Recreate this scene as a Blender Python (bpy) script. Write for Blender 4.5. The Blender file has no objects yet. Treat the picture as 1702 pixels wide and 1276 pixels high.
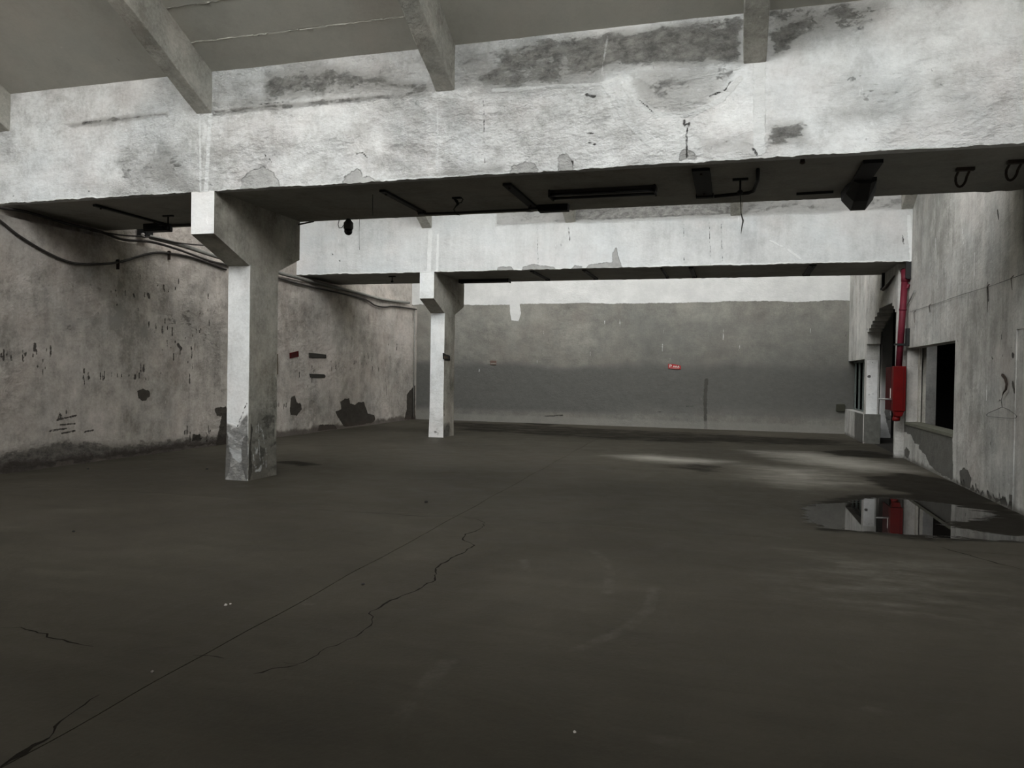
import bpy, math
import numpy as np
from mathutils import Matrix, Vector

# ------------------------------------------------------------------ camera
FPX, CX, CY = 1272.0, 851.0, 638.0
CAMH = 1.6
def _d(px, py): return np.array([(px - CX) / FPX, (py - CY) / FPX, 1.0])
AX = -_d(-3550, 549); AX /= np.linalg.norm(AX)
AY = _d(1219, 626); AY -= AX * (AX @ AY); AY /= np.linalg.norm(AY)
AZ = np.cross(AX, AY)
ROT = np.stack([AX, AY, AZ])
scene = bpy.context.scene
cam_data = bpy.data.cameras.new('camera')
cam_data.sensor_width = 36.0
cam_data.lens = FPX / 1702.0 * 36.0
cam_data.clip_end = 200
cam = bpy.data.objects.new('camera', cam_data)
scene.collection.objects.link(cam)
mw = Matrix.Identity(4)
for i, v in enumerate((ROT @ [1, 0, 0], ROT @ [0, -1, 0], ROT @ [0, 0, -1], [0, 0, CAMH])):
    for j in range(3): mw[j][i] = float(v[j])
cam.matrix_world = mw
scene.camera = cam

# ------------------------------------------------------------------ light
SKY = 6.0
world = bpy.data.worlds.new('overcast_sky'); scene.world = world
world.use_nodes = True
wn = world.node_tree; wn.nodes.clear()
wo = wn.nodes.new('ShaderNodeOutputWorld'); wb = wn.nodes.new('ShaderNodeBackground')
wt = wn.nodes.new('ShaderNodeTexCoord'); ws = wn.nodes.new('ShaderNodeSeparateXYZ')
wr = wn.nodes.new('ShaderNodeValToRGB')
wr.color_ramp.elements[0].position = 0.0; wr.color_ramp.elements[0].color = (0.10, 0.10, 0.09, 1)
wr.color_ramp.elements[1].position = 0.04; wr.color_ramp.elements[1].color = (0.66, 0.68, 0.69, 1)
e = wr.color_ramp.elements.new(0.9); e.color = (1.0, 1.005, 1.01, 1)
wn.links.new(wt.outputs['Generated'], ws.inputs[0]); wn.links.new(ws.outputs[2], wr.inputs[0])
wn.links.new(wr.outputs[0], wb.inputs[0]); wb.inputs[1].default_value = SKY
wn.links.new(wb.outputs[0], wo.inputs[0])

scene.view_settings.view_transform = 'Standard'
scene.view_settings.look = 'None'
scene.view_settings.exposure = 1.6
scene.view_settings.gamma = 1.0
scene.view_settings.use_curve_mapping = False
scene.cycles.max_bounces = 7
scene.cycles.diffuse_bounces = 4
scene.cycles.glossy_bounces = 3
scene.cycles.use_adaptive_sampling = True
scene.cycles.adaptive_threshold = 0.05
scene.cycles.use_denoising = True

# room dimensions (metres)
XL, XR, XF = -10.27, 3.35, 3.18          # left wall, right wall, far part of the right wall
YB, YF = -7.5, 23.9                      # wall behind the camera, far wall
ZS, ZT = 3.95, 5.52                      # beam soffit, beam top
PITCH, BW = 8.11, 2.14                   # spacing and depth of the twin beams
Y1, Y2 = 8.66, 16.78
SL = 0.51                                # slope of the roof

def portal(y, z0, z1):
    a = bpy.data.lights.new('skylight_portal', 'AREA'); a.shape = 'RECTANGLE'
    a.size = 14.0; a.size_y = z1 - z0
    a.cycles.is_portal = True
    o = bpy.data.objects.new('skylight_portal', a); scene.collection.objects.link(o)
    o.location = (-3.5, y, (z0 + z1) / 2); o.rotation_euler = (math.radians(90), 0, 0)
    o.rotation_euler = (math.radians(-90), 0, math.radians(180)); return o
GLAZ = []
for yb in (Y1 - PITCH * 2 + BW, Y1 - PITCH + BW, Y1 + BW, Y2 + BW):
    top = ZT + (yb + PITCH - BW - yb) * SL
    GLAZ.append((yb, ZT + 0.06, top - 0.10))
    portal(yb + 0.02 - BW * 0.0, ZT + 0.06, top - 0.10)

# ------------------------------------------------------------------ pixel -> world on a known plane (survey of the room)
def ray(px, py): return ROT @ _d(px, py)
def onX(px, py, x):
    r = ray(px, py); t = x / r[0]; return (float(r[1] * t), float(r[2] * t + CAMH))
def onY(px, py, y):
    r = ray(px, py); t = y / r[1]; return (float(r[0] * t), float(r[2] * t + CAMH))
def onZ(px, py, z):
    r = ray(px, py); t = (z - CAMH) / r[2]; return (float(r[0] * t), float(r[1] * t))
def PX(x, pts): return [onX(a, b, x) for a, b in pts]
def PY(y, pts): return [onY(a, b, y) for a, b in pts]
def PZ(z, pts): return [onZ(a, b, z) for a, b in pts]

# ------------------------------------------------------------------ node materials
class NT:
    def __init__(s, name):
        s.m = bpy.data.materials.new(name); s.m.use_nodes = True
        s.t = s.m.node_tree; s.t.nodes.clear()
        s.out = s.t.nodes.new('ShaderNodeOutputMaterial')
        s.b = s.t.nodes.new('ShaderNodeBsdfPrincipled')
        s.t.links.new(s.b.outputs[0], s.out.inputs[0])
        s.co = s.t.nodes.new('ShaderNodeTexCoord').outputs['Object']
    def n(s, k): return s.t.nodes.new(k)
    def l(s, a, b): s.t.links.new(a, b)
    def noise(s, scale, detail=6, rough=0.6, stretch=None, dist=0.0, off=0.0):
        n = s.n('ShaderNodeTexNoise'); n.inputs['Scale'].default_value = scale
        n.inputs['Detail'].default_value = detail; n.inputs['Roughness'].default_value = rough
        n.inputs['Distortion'].default_value = dist
        mp = s.n('ShaderNodeMapping'); mp.inputs['Location'].default_value = (off, off * 1.7, off * .6)
        if stretch: mp.inputs['Scale'].default_value = stretch
        s.l(s.co, mp.inputs[0]); s.l(mp.outputs[0], n.inputs['Vector'])
        return n.outputs['Fac']
    def math(s, op, a, b=None, clamp=False):
        n = s.n('ShaderNodeMath'); n.operation = op; n.use_clamp = clamp
        for i, v in enumerate((a, b)):
            if v is None: continue
            if isinstance(v, (int, float)): n.inputs[i].default_value = v
            else: s.l(v, n.inputs[i])
        return n.outputs[0]
    def ramp(s, fac, stops):
        n = s.n('ShaderNodeValToRGB'); r = n.color_ramp
        while len(r.elements) < len(stops): r.elements.new(0.5)
        for e, (p, c) in zip(r.elements, stops):
            e.position = p; e.color = (c, c, c, 1) if isinstance(c, (int, float)) else (*c, 1)
        s.l(fac, n.inputs[0]); return n.outputs[0]
    def mix(s, fac, a, b):
        n = s.n('ShaderNodeMix'); n.data_type = 'RGBA'
        for i, v in ((0, fac), (6, a), (7, b)):
            if isinstance(v, (int, float)): n.inputs[i].default_value = v
            elif isinstance(v, tuple): n.inputs[i].default_value = (*v, 1)
            else: s.l(v, n.inputs[i])
        return n.outputs[2]
    def attr(s, name):
        n = s.n('ShaderNodeAttribute'); n.attribute_name = name; return n.outputs['Fac']
    def maprange(s, v, a, b, c=0.0, d=1.0, smooth=False):
        n = s.n('ShaderNodeMapRange'); n.clamp = True
        if smooth: n.interpolation_type = 'SMOOTHSTEP'
        s.l(v, n.inputs[0])
        for i, k in enumerate((a, b, c, d)): n.inputs[i + 1].default_value = k
        return n.outputs[0]
    def bump(s, h, dist, strength=1.0, prev=None):
        n = s.n('ShaderNodeBump'); n.inputs['Distance'].default_value = dist
        n.inputs['Strength'].default_value = strength
        s.l(h, n.inputs['Height'])
        if prev is not None: s.l(prev, n.inputs['Normal'])
        return n.outputs[0]

def sc(c, k): return tuple(x * k for x in c)

def plaster(name, light, mid, dark, peel, rough, chip=(.03, .028, .025), white=(.66, .67, .66),
            streak=0.0, lump=0.02, fine=0.004, soil=None, big=.45, off=0.0, ramp_=1.6, soft_=.2, tone=.6, contrast=1.0, crinkle=1.0, tint=.5, rdep=.12, rcon=1.0):
    k = NT(name)
    n1 = k.noise(big, 6, .60, off=off)
    n2 = k.noise(2.6, 10, .70, off=off + 3)
    n3 = k.noise(24, 7, .72, off=off)
    s1 = k.noise(3.4, 7, .65, stretch=(1, 1, .13), off=off + 7)
    s2 = k.noise(11, 6, .65, stretch=(1, 1, .10), off=off + 9)
    a = k.math('MULTIPLY', n1, .34)
    a = k.math('ADD', a, k.math('MULTIPLY', n2, .36 - .18 * streak))
    a = k.math('ADD', a, k.math('MULTIPLY', s1, .06 + .16 * streak))
    a = k.math('ADD', a, k.math('MULTIPLY', s2, .04 + .10 * streak))
    a = k.math('ADD', a, k.math('MULTIPLY', n3, .20 - .08 * streak))
    hw = .105 / contrast
    a = k.maprange(a, .5 - hw, .5 + hw)
    col = k.ramp(a, [(0, dark), (.5, mid), (1, light)])
    # faint cool and warm blotches
    t1 = k.maprange(k.noise(.7, 5, .6, off=off + 11), .47, .68, 0, tint)
    col = k.mix(t1, col, k.mix(.5, col, (mid[0] * .90, mid[1] * .99, mid[2] * 1.06)))
    t2 = k.maprange(k.noise(.8, 5, .6, off=off + 31), .5, .68, 0, tint)
    col = k.mix(t2, col, k.mix(.5, col, (mid[0] * 1.12, mid[1] * .98, mid[2] * .95)))
    # rough, dirty zones: an even grey wash plus eroded patches
    ra = k.attr('rough')
    wob = k.math('SUBTRACT', k.noise(2.4, 10, .72, stretch=(.6, .6, 1.5), off=off + 5), .5)
    edge = k.maprange(k.math('ADD', ra, k.math('MULTIPLY', wob, 1.3)), .12, .62, smooth=True)
    tm = k.math('MULTIPLY', k.math('MULTIPLY', edge, k.maprange(ra, 0, .15)), k.math('MULTIPLY', k.math('ADD', ra, .15), tone), clamp=True)
    col = k.mix(tm, col, sc(rough, 1.55))
    rg = k.math('ADD', ra, k.math('MULTIPLY', k.math('SUBTRACT', k.noise(3.6, 12, .76, stretch=(.8, .8, 1.4), off=off + 6), .5), ramp_ * 1.4))
    rmask = k.math('MULTIPLY', k.maprange(rg, .72 - soft_, .72 + soft_, smooth=True), k.maprange(ra, .02, .25))
    rn = k.noise(9, 11, .78, stretch=(.8, .8, 1.3), off=off)
    rcol = k.mix(k.maprange(rn, .38, .62), sc(rough, 1 - .5 * rcon), sc(rough, 1 + 1.1 * rcon))
    col = k.mix(k.math('MULTIPLY', rmask, .8), col, rcol)
    # white-wash lines and splashes
    wm = k.maprange(k.math('ADD', k.attr('white'), k.math('MULTIPLY', k.math('SUBTRACT', k.noise(14, 6, .72, off=off), .5), .06)), .006, -.006)
    col = k.mix(wm, col, k.mix(k.maprange(k.noise(1.6, 8, .7, off=off + 40), .38, .62), sc(white, .84), white))
    # places where plaster came away
    jig = k.math('MULTIPLY', k.math('SUBTRACT', k.noise(9, 7, .72, off=off + 2), .5), .12)
    pv = k.math('ADD', k.attr('peel'), jig)
    pm = k.maprange(pv, .003, -.003)
    pcol = k.mix(k.maprange(k.noise(7, 8, .7, off=off + 9), .3, .7), sc(peel, .8), sc(peel, 1.15))
    col = k.mix(pm, col, pcol)
    rim = k.math('MULTIPLY', k.maprange(k.math('ABSOLUTE', pv), .009, .0), .5)
    col = k.mix(rim, col, sc(peel, .40))
    cv = k.math('ADD', k.attr('chip'), k.math('MULTIPLY', k.math('SUBTRACT', k.noise(20, 5, .7, off=off), .5), .05))
    cm = k.maprange(cv, .003, -.004)
    col = k.mix(k.math('MULTIPLY', cm, .9), col, chip)
    # pits and scratches everywhere
    pit = k.maprange(k.noise(10, 4, .6, stretch=(1, 1, .5), off=off + 21), .735, .76)
    col = k.mix(k.math('MULTIPLY', pit, .6), col, sc(dark, .45))
    scr = k.maprange(k.noise(9, 6, .7, stretch=(1, 1, .22), off=off + 25), .69, .72)
    col = k.mix(k.math('MULTIPLY', scr, .45), col, sc(light, 1.25))
    if soil:
        z = k.n('ShaderNodeSeparateXYZ'); k.l(k.co, z.inputs[0])
        h = k.math('ADD', z.outputs[2], k.math('MULTIPLY', k.math('SUBTRACT', k.noise(1.6, 9, .74, off=off + 4), .5), soil[1]))
        sm = k.maprange(h, soil[0] + .06, soil[0] - .04, 0, soil[3], smooth=True)
        col = k.mix(sm, col, soil[2])
    k.l(col, k.b.inputs['Base Color'])
    k.b.inputs['Roughness'].default_value = .9
    k.b.inputs['Specular IOR Level'].default_value = .2
    # relief: soft trowel lumps everywhere, crinkled skin in some zones
    nb = k.bump(k.noise(1.7, 5, .5, stretch=(.8, .8, 1.2), off=off + 13), lump * 5, .5)
    cz = k.maprange(k.noise(.55, 3, .5, off=off + 19), .42, .60, .12, 1.0, smooth=True)
    cr = k.noise(3.6, 9, .62, stretch=(.8, .8, 1.25), off=off + 15)
    nb = k.bump(k.math('MULTIPLY', cr, cz), lump * 5 * crinkle, .7, nb)
    nb = k.bump(n3, fine * 4, .5, nb)
    nb = k.bump(k.math('MULTIPLY', rn, k.math('MAXIMUM', rmask, k.math('MULTIPLY', tm, .6))), rdep, .8, nb)
    nb = k.bump(k.math('ADD', k.math('ADD', pm, cm), k.math('MULTIPLY', wm, -.3)), -.014, .9, nb)
    k.l(nb, k.b.inputs['Normal'])
    return k.m

def simple(name, col, rough=.6, metal=0.0, var=.25, scale=20, bump=.002, spec=.4, rust=None):
    k = NT(name)
    n = k.noise(scale, 6, .65)
    c = k.mix(k.maprange(n, .3, .7), sc(col, 1 - var), sc(col, 1 + var))
    if rust: c = k.mix(k.maprange(k.noise(7, 6, .7), .45, .6), c, rust)
    k.l(c, k.b.inputs['Base Color'])
    k.b.inputs['Roughness'].default_value = rough; k.b.inputs['Metallic'].default_value = metal
    k.b.inputs['Specular IOR Level'].default_value = spec
    k.l(k.bump(n, bump, .6), k.b.inputs['Normal'])
    return k.m

M_BEAM = plaster('whitewashed_plaster', (.72, .73, .72), (.58, .585, .575), (.36, .36, .345), (.39, .39, .375), (.20, .196, .182), lump=.042, off=1, tone=.7, contrast=1.15, crinkle=1.5)
M_BEAM2 = plaster('whitewashed_plaster_streaked', (.60, .61, .605), (.50, .51, .505), (.37, .375, .37), (.30, .30, .29), (.24, .236, .225), streak=.6, lump=.010, off=17, tone=.8, ramp_=.8, contrast=1.1)
M_SOFFIT = plaster('soffit_concrete', (.36, .35, .32), (.30, .292, .265), (.21, .203, .18), (.1, .1, .1), (.06, .06, .05), lump=.01)  # plain grey concrete of the beam undersides
M_LEFT = plaster('brownish_wall_plaster', (.52, .475, .43), (.38, .348, .31), (.20, .184, .162), (.050, .044, .036), (.11, .10, .088),
                 chip=(.035, .03, .026), lump=.012, soil=(.13, .45, (.06, .048, .040), .8), big=.5, off=5, streak=.3, contrast=1.3, crinkle=1.5)
M_BACK = plaster('far_wall_plaster', (.20, .193, .168), (.148, .143, .125), (.100, .097, .086), (.06, .058, .05), (.068, .068, .062),
                 white=(.46, .46, .445), lump=.008, ramp_=.12, soft_=.5, tone=.85, contrast=1.15, rdep=.004, rcon=.25, soil=(.22, .2, (.19, .185, .165), .6), off=9)
M_RIGHT = plaster('grey_streaked_plaster', (.56, .55, .515), (.41, .402, .375), (.24, .236, .216), (.10, .098, .088), (.12, .12, .11),
                  lump=.010, streak=.7, contrast=1.35, soil=(.04, .28, (.08, .075, .065), .8), off=13)
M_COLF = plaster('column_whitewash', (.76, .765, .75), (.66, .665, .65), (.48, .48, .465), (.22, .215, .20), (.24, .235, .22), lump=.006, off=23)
M_COLS = plaster('column_side_grey', (.52, .50, .44), (.35, .335, .29), (.15, .143, .12), (.09, .086, .073), (.12, .116, .10), lump=.010, streak=.3, off=27, contrast=1.2)  # darker grey for every column face except the front
M_ROOF = plaster('roof_slab_concrete', (.44, .43, .385), (.40, .39, .35), (.35, .34, .305), (.1, .1, .1), (.12, .12, .11), lump=.003, fine=.001, off=31)
M_RAFT = plaster('rafter_concrete', (.54, .525, .475), (.40, .39, .35), (.25, .24, .212), (.09, .088, .08), (.1, .1, .09), lump=.02, fine=.008, off=33, contrast=1.4)
M_BLACK = simple('blackened_steel', (.012, .012, .012), .6, .3)
M_RUST = simple('rusty_steel', (.035, .024, .018), .75, .3)
M_CABLE = simple('dusty_dark_cable', (.035, .030, .027), .7)
M_PALE = simple('dusty_pale_conduit', (.20, .195, .175), .7)
M_RED = simple('red_enamel', (.105, .002, .002), .5, spec=.2, var=.12, scale=6)
M_REDD = simple('dull_and_shaded_red', (.05, .002, .003), .6, spec=.2, var=.15, scale=6)  # own colour of the plaque; painted shade on the cabinet door
M_PIPE = simple('crimson_pipe_paint', (.105, .010, .020), .6, spec=.25, var=.2, scale=9)
M_SIGNR = simple('faded_red_plate', (.30, .010, .012), .6, var=.3, scale=40)
M_WHITE = simple('dull_white_paint', (.55, .52, .48), .7, var=.15)
M_WOODB = simple('weathered_brown_wood', (.075, .052, .030), .8, scale=35)
M_WOODD = simple('charred_dark_wood', (.028, .025, .02), .8, scale=35)
M_PLATE = simple('rusty_plate', (.10, .065, .05), .8, scale=45)
M_OLIVE = simple('dark_olive_plate', (.022, .022, .012), .7, scale=40)
M_WIRE = simple('thin_grey_wire', (.05, .05, .045), .5)
M_TUBE = simple('dead_fluorescent_tube', (.02, .02, .022), .3)
M_STEEL = simple('worn_galvanised_steel', (.30, .30, .29), .5, .5)
M_CAMW = simple('grey_camera_plastic', (.09, .09, .09), .45)
M_DOME = simple('smoked_dome', (.006, .006, .007), .12, spec=.5)
M_PEB = simple('chalky_rubble', (.22, .20, .18), .9)
M_PEBD = simple('dark_rubble', (.02, .018, .016), .9)
M_CRACK = simple('crack_grime', (.014, .012, .010), .95, spec=.05)
M_FRAME = simple('painted_steel_sash', (.10, .12, .11), .6)

def floor_material():
    k = NT('worn_concrete_floor')
    n1 = k.noise(.35, 7, .6, dist=.8); n2 = k.noise(2.2, 9, .7, dist=.5, off=4); n3 = k.noise(28, 5, .65)
    sw = k.noise(1.3, 7, .6, stretch=(.35, 1.6, 1), dist=2.0, off=8)
    a = k.math('ADD', k.math('MULTIPLY', n1, .45), k.math('ADD', k.math('MULTIPLY', n2, .25), k.math('ADD', k.math('MULTIPLY', sw, .2), k.math('MULTIPLY', n3, .1))))
    a = k.maprange(a, .36, .64)
    col = k.ramp(a, [(0, (.029, .0255, .019)), (.5, (.043, .0382, .0285)), (1, (.062, .0555, .043))])
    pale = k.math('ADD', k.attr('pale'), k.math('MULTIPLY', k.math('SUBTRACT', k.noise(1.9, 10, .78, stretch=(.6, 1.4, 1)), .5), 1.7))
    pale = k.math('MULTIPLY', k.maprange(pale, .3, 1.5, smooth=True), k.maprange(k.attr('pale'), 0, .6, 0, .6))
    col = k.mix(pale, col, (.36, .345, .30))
    damp = k.math('ADD', k.attr('damp'), k.math('MULTIPLY', k.math('SUBTRACT', k.noise(1.8, 9, .75, stretch=(.6, 1.5, 1), off=2), .5), 1.9))
    damp = k.math('MULTIPLY', k.maprange(damp, .25, .6, smooth=True), k.maprange(k.attr('damp'), 0, .2))
    col = k.mix(k.math('MULTIPLY', damp, .9), col, (.012, .0105, .008))
    # scuff swirls
    sc_ = k.maprange(k.attr('scuff'), .035, 0.0)
    sc_ = k.math('MULTIPLY', sc_, k.maprange(k.noise(6, 7, .7, off=6), .40, .62))
    col = k.mix(k.math('MULTIPLY', sc_, .22), col, (.16, .15, .13))
    wv = k.math('ADD', k.attr('peel'), k.math('MULTIPLY', k.math('SUBTRACT', k.noise(4.5, 8, .7, stretch=(.6, 1.5, 1), dist=.6), .5), .9))
    wet = k.maprange(wv, .015, -.015)
    col = k.mix(wet, col, (.010, .009, .008))
    k.l(col, k.b.inputs['Base Color'])
    r = k.maprange(n2, .3, .7, .56, .72)
    r = k.mix(wet, r, (.015, .015, .015))
    k.l(r, k.b.inputs['Roughness'])
    k.l(k.mix(wet, k.mix(damp, (.17, .17, .17), (.05, .05, .05)), (.5, .5, .5)), k.b.inputs['Specular IOR Level'])
    h = k.math('MULTIPLY', k.math('ADD', n3, k.math('MULTIPLY', n2, 2.0)), k.math('SUBTRACT', 1.0, wet))
    k.l(k.bump(h, .004, .5), k.b.inputs['Normal'])
    return k.m
M_FLOOR = floor_material()
M_SUB = simple('joint_grime', (.02, .018, .015), .95)

# ------------------------------------------------------------------ geometry helpers
ATTRS = ('peel', 'rough', 'white', 'chip', 'pale', 'damp', 'scuff')
DEF = dict(peel=1.0, rough=0.0, white=1.0, chip=1.0, pale=0.0, damp=0.0, scuff=1.0)

class MB:
    def __init__(s): s.v = []; s.f = []; s.mi = []; s.n = 0; s.at = []
    def add(s, v, f, mi=0, at=None):
        v = np.asarray(v, dtype=np.float64).reshape(-1, 3)
        for q in f: s.f.append(tuple(int(i) + s.n for i in q)); s.mi.append(mi)
        s.v.append(v); s.at.append((len(v), at or {})); s.n += len(v)
    def box(s, x0, x1, y0, y1, z0, z1, mi=0):
        v = [(x, y, z) for x in (x0, x1) for y in (y0, y1) for z in (z0, z1)]
        s.add(v, [(0, 1, 3, 2), (4, 6, 7, 5), (0, 4, 5, 1), (2, 3, 7, 6), (0, 2, 6, 4), (1, 5, 7, 3)], mi)
    def prism(s, pts, axis, a, b, mi=0):
        """pts: 2-D outline; axis: 0/1/2 the extrusion axis"""
        n = len(pts); v = []
        for c in (a, b):
            for p in pts:
                q = list(p); q.insert(axis, c); v.append(q)
        f = [tuple(range(n))[::-1], tuple(range(n, 2 * n))]
        f += [(i, (i + 1) % n, n + (i + 1) % n, n + i) for i in range(n)]
        s.add(v, f, mi)
    def tube(s, pts, r, seg=8, mi=0, cap=True):
        P = [Vector(p) for p in pts]; v = []; f = []
        up = Vector((0, 0, 1)); prev = None
        for i, p in enumerate(P):
            t = (P[min(i + 1, len(P) - 1)] - P[max(i - 1, 0)]).normalized()
            if prev is None:
                a = t.cross(up)
                if a.length < .05: a = t.cross(Vector((1, 0, 0)))
            else:
                a = prev - t * prev.dot(t)
            a.normalize(); prev = a; b = t.cross(a)
            rr = r[i] if isinstance(r, (list, tuple)) else r
            for k in range(seg):
                an = 2 * math.pi * k / seg
                v.append(p + (a * math.cos(an) + b * math.sin(an)) * rr)
        for i in range(len(P) - 1):
            for k in range(seg):
                k2 = (k + 1) % seg
                f.append((i * seg + k, i * seg + k2, (i + 1) * seg + k2, (i + 1) * seg + k))
        if cap:
            f.append(tuple(range(seg))[::-1]); f.append(tuple((len(P) - 1) * seg + k for k in range(seg)))
        s.add([tuple(q) for q in v], f, mi)
    def lathe(s, prof, cx, cy, seg=20, mi=0):
        pts = [(cx, cy, z) for r, z in prof]
        v = []; f = []
        for r, z in prof:
            for k in range(seg):
                an = 2 * math.pi * k / seg
                v.append((cx + r * math.cos(an), cy + r * math.sin(an), z))
        for i in range(len(prof) - 1):
            for k in range(seg):
                k2 = (k + 1) % seg
                f.append((i * seg + k, i * seg + k2, (i + 1) * seg + k2, (i + 1) * seg + k))
        f.append(tuple(range(seg))[::-1]); f.append(tuple((len(prof) - 1) * seg + k for k in range(seg)))
        s.add(v, f, mi)
    def plate(s, P0, U, V, us, vs, keep=None, thick=.3, fields=None, disp=None, mi=0, mi_side=None, back=True):
        """a wall-like plate made of grid cells; holes get real reveals; front faces point along U x V"""
        P0, U, V = (np.array(a, float) for a in (P0, U, V)); Nrm = np.cross(U, V)
        us = np.asarray(us, float); vs = np.asarray(vs, float)
        nu, nv = len(us), len(vs)
        uu, vv = np.meshgrid(us, vs, indexing='ij'); u, v = uu.ravel(), vv.ravel()
        front = P0 + np.outer(u, U) + np.outer(v, V)
        if disp is not None:
            front = front + disp(u, v)
        bk = P0 + np.outer(u, U) + np.outer(v, V) - Nrm * thick
        at = fields(u, v) if fields else {}
        idx = np.arange(nu * nv).reshape(nu, nv)
        cu, cv = (us[:-1] + us[1:]) / 2, (vs[:-1] + vs[1:]) / 2
        if keep is None: K = np.ones((nu - 1, nv - 1), bool)
        else:
            cc, dd = np.meshgrid(cu, cv, indexing='ij'); K = keep(cc, dd)
        q = np.stack([idx[:-1, :-1], idx[1:, :-1], idx[1:, 1:], idx[:-1, 1:]], -1)[K]
        s.add(front, q, mi, at)
        o = nu * nv
        msi = mi if mi_side is None else mi_side
        used = [] 
        if back: used += [tuple(r[::-1] ) for r in q]
        Kp = np.zeros((nu + 1, nv + 1), bool); Kp[1:-1, 1:-1] = K
        side = []
        for (di, dj, e) in ((-1, 0, 'L'), (1, 0, 'R'), (0, -1, 'B'), (0, 1, 'T')):
            nb = Kp[1 + di:nu + di, 1 + dj:nv + dj]
            I, J = np.nonzero(K & ~nb)
            for i, j in zip(I, J):
                if e == 'L': a, b = idx[i, j + 1], idx[i, j]
                elif e == 'R': a, b = idx[i + 1, j], idx[i + 1, j + 1]
                elif e == 'B': a, b = idx[i, j], idx[i + 1, j]
                else: a, b = idx[i + 1, j + 1], idx[i, j + 1]
                side.append((a, b))
        # back sheet and reveals use their own vertices
        s.add(bk, used, msi)
        if side:
            sv = []; sf = []
            for n_, (a, b) in enumerate(side):
                sv += [front[a], front[b], bk[b], bk[a]]
                sf.append((4 * n_ + 3, 4 * n_ + 2, 4 * n_ + 1, 4 * n_))
            s.add(sv, sf, msi)
    def build(s, name, mats, parent=None, bevel=0.0, smooth=False):
        me = bpy.data.meshes.new(name)
        V = np.concatenate(s.v) if s.v else np.zeros((0, 3))
        me.from_pydata(V.tolist(), [], s.f)
        mats = mats if isinstance(mats, (list, tuple)) else [mats]
        for m in mats: me.materials.append(m)
        if len(mats) > 1: me.polygons.foreach_set('material_index', np.array(s.mi, dtype=np.int32))
        names = {m.name for m in mats}
        big = any(len(a) for _, a in s.at)
        if big or any(m.name in PLASTERS for m in mats):
            for an in ATTRS:
                col = np.concatenate([np.asarray(a.get(an, np.full(n, DEF[an])), dtype=np.float32) for n, a in s.at])
                if an in ('pale', 'damp', 'scuff') and not any(an in a for _, a in s.at): continue
                A = me.attributes.new(an, 'FLOAT', 'POINT'); A.data.foreach_set('value', col)
        if smooth: me.polygons.foreach_set('use_smooth', np.ones(len(me.polygons), bool))
        me.update()
        o = bpy.data.objects.new(name, me); scene.collection.objects.link(o)
        if parent: o.parent = parent
        if bevel:
            b = o.modifiers.new('bevel', 'BEVEL'); b.width = bevel; b.segments = 2; b.limit_method = 'ANGLE'
        return o
PLASTERS = {m.name for m in (M_BEAM, M_BEAM2, M_SOFFIT, M_LEFT, M_BACK, M_RIGHT, M_COLF, M_COLS, M_ROOF, M_RAFT, M_FLOOR)}

def tag(o, label=None, cat=None, group=None, kind=None):
    if label: o['label'] = label
    if cat: o['category'] = cat
    if group: o['group'] = group
    if kind: o['kind'] = kind
    return o
def struct(o, label=None):
    o['kind'] = 'structure'
    if label: o['label'] = label
    return o
def empty(name, loc=(0, 0, 0)):
    o = bpy.data.objects.new(name, None); o.empty_display_size = .2
    scene.collection.objects.link(o); o.location = loc; return o
def attach(o, parent):
    o.parent = parent; o.matrix_parent_inverse = Matrix.Translation(parent.location).inverted(); return o

# signed distance to a polygon (negative inside), numpy
def sdf_poly(u, v, poly, out, margin=.35):
    P = np.array(poly, float)
    sel = np.nonzero((u > P[:, 0].min() - margin) & (u < P[:, 0].max() + margin) & (v > P[:, 1].min() - margin) & (v < P[:, 1].max() + margin))[0]
    if not len(sel): return
    a, b = u[sel], v[sel]; d = np.full(len(sel), 1e9); ins = np.zeros(len(sel), bool)
    for i in range(len(P)):
        x0, y0 = P[i]; x1, y1 = P[(i + 1) % len(P)]
        ex, ey = x1 - x0, y1 - y0; L = ex * ex + ey * ey + 1e-12
        t = np.clip(((a - x0) * ex + (b - y0) * ey) / L, 0, 1)
        d = np.minimum(d, np.hypot(a - x0 - t * ex, b - y0 - t * ey))
        c = (y0 > b) != (y1 > b)
        xi = x0 + (b - y0) * ex / (ey if abs(ey) > 1e-9 else 1e-9)
        ins ^= c & (a < xi)
    out[sel] = np.minimum(out[sel], np.where(ins, -d, d))
def sdf_line(u, v, pts, w, out, margin=.3):
    for (x0, y0), (x1, y1) in zip(pts[:-1], pts[1:]):
        sel = np.nonzero((u > min(x0, x1) - margin) & (u < max(x0, x1) + margin) & (v > min(y0, y1) - margin) & (v < max(y0, y1) + margin))[0]
        if not len(sel): continue
        a, b = u[sel], v[sel]; ex, ey = x1 - x0, y1 - y0; L = ex * ex + ey * ey + 1e-12
        t = np.clip(((a - x0) * ex + (b - y0) * ey) / L, 0, 1)
        out[sel] = np.minimum(out[sel], np.hypot(a - x0 - t * ex, b - y0 - t * ey) - w)
def soft(u, v, poly, out, val=1.0, fade=.25):
    d = np.full(len(u), 1e3); sdf_poly(u, v, poly, d, margin=fade + .3)
    out[:] = np.maximum(out, val * np.clip(.5 - d / fade, 0, 1))
def vnoise(u, v, s, seed=0):
    r = np.random.RandomState(seed).rand(64, 64)
    a, b = u * s, v * s; i, j = np.floor(a).astype(int), np.floor(b).astype(int); fa, fb = a - i, b - j
    fa, fb = fa * fa * (3 - 2 * fa), fb * fb * (3 - 2 * fb)
    g = lambda p, q: r[p % 64, q % 64]
    return (g(i, j) * (1 - fa) + g(i + 1, j) * fa) * (1 - fb) + (g(i, j + 1) * (1 - fa) + g(i + 1, j + 1) * fa) * fb - .5
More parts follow.
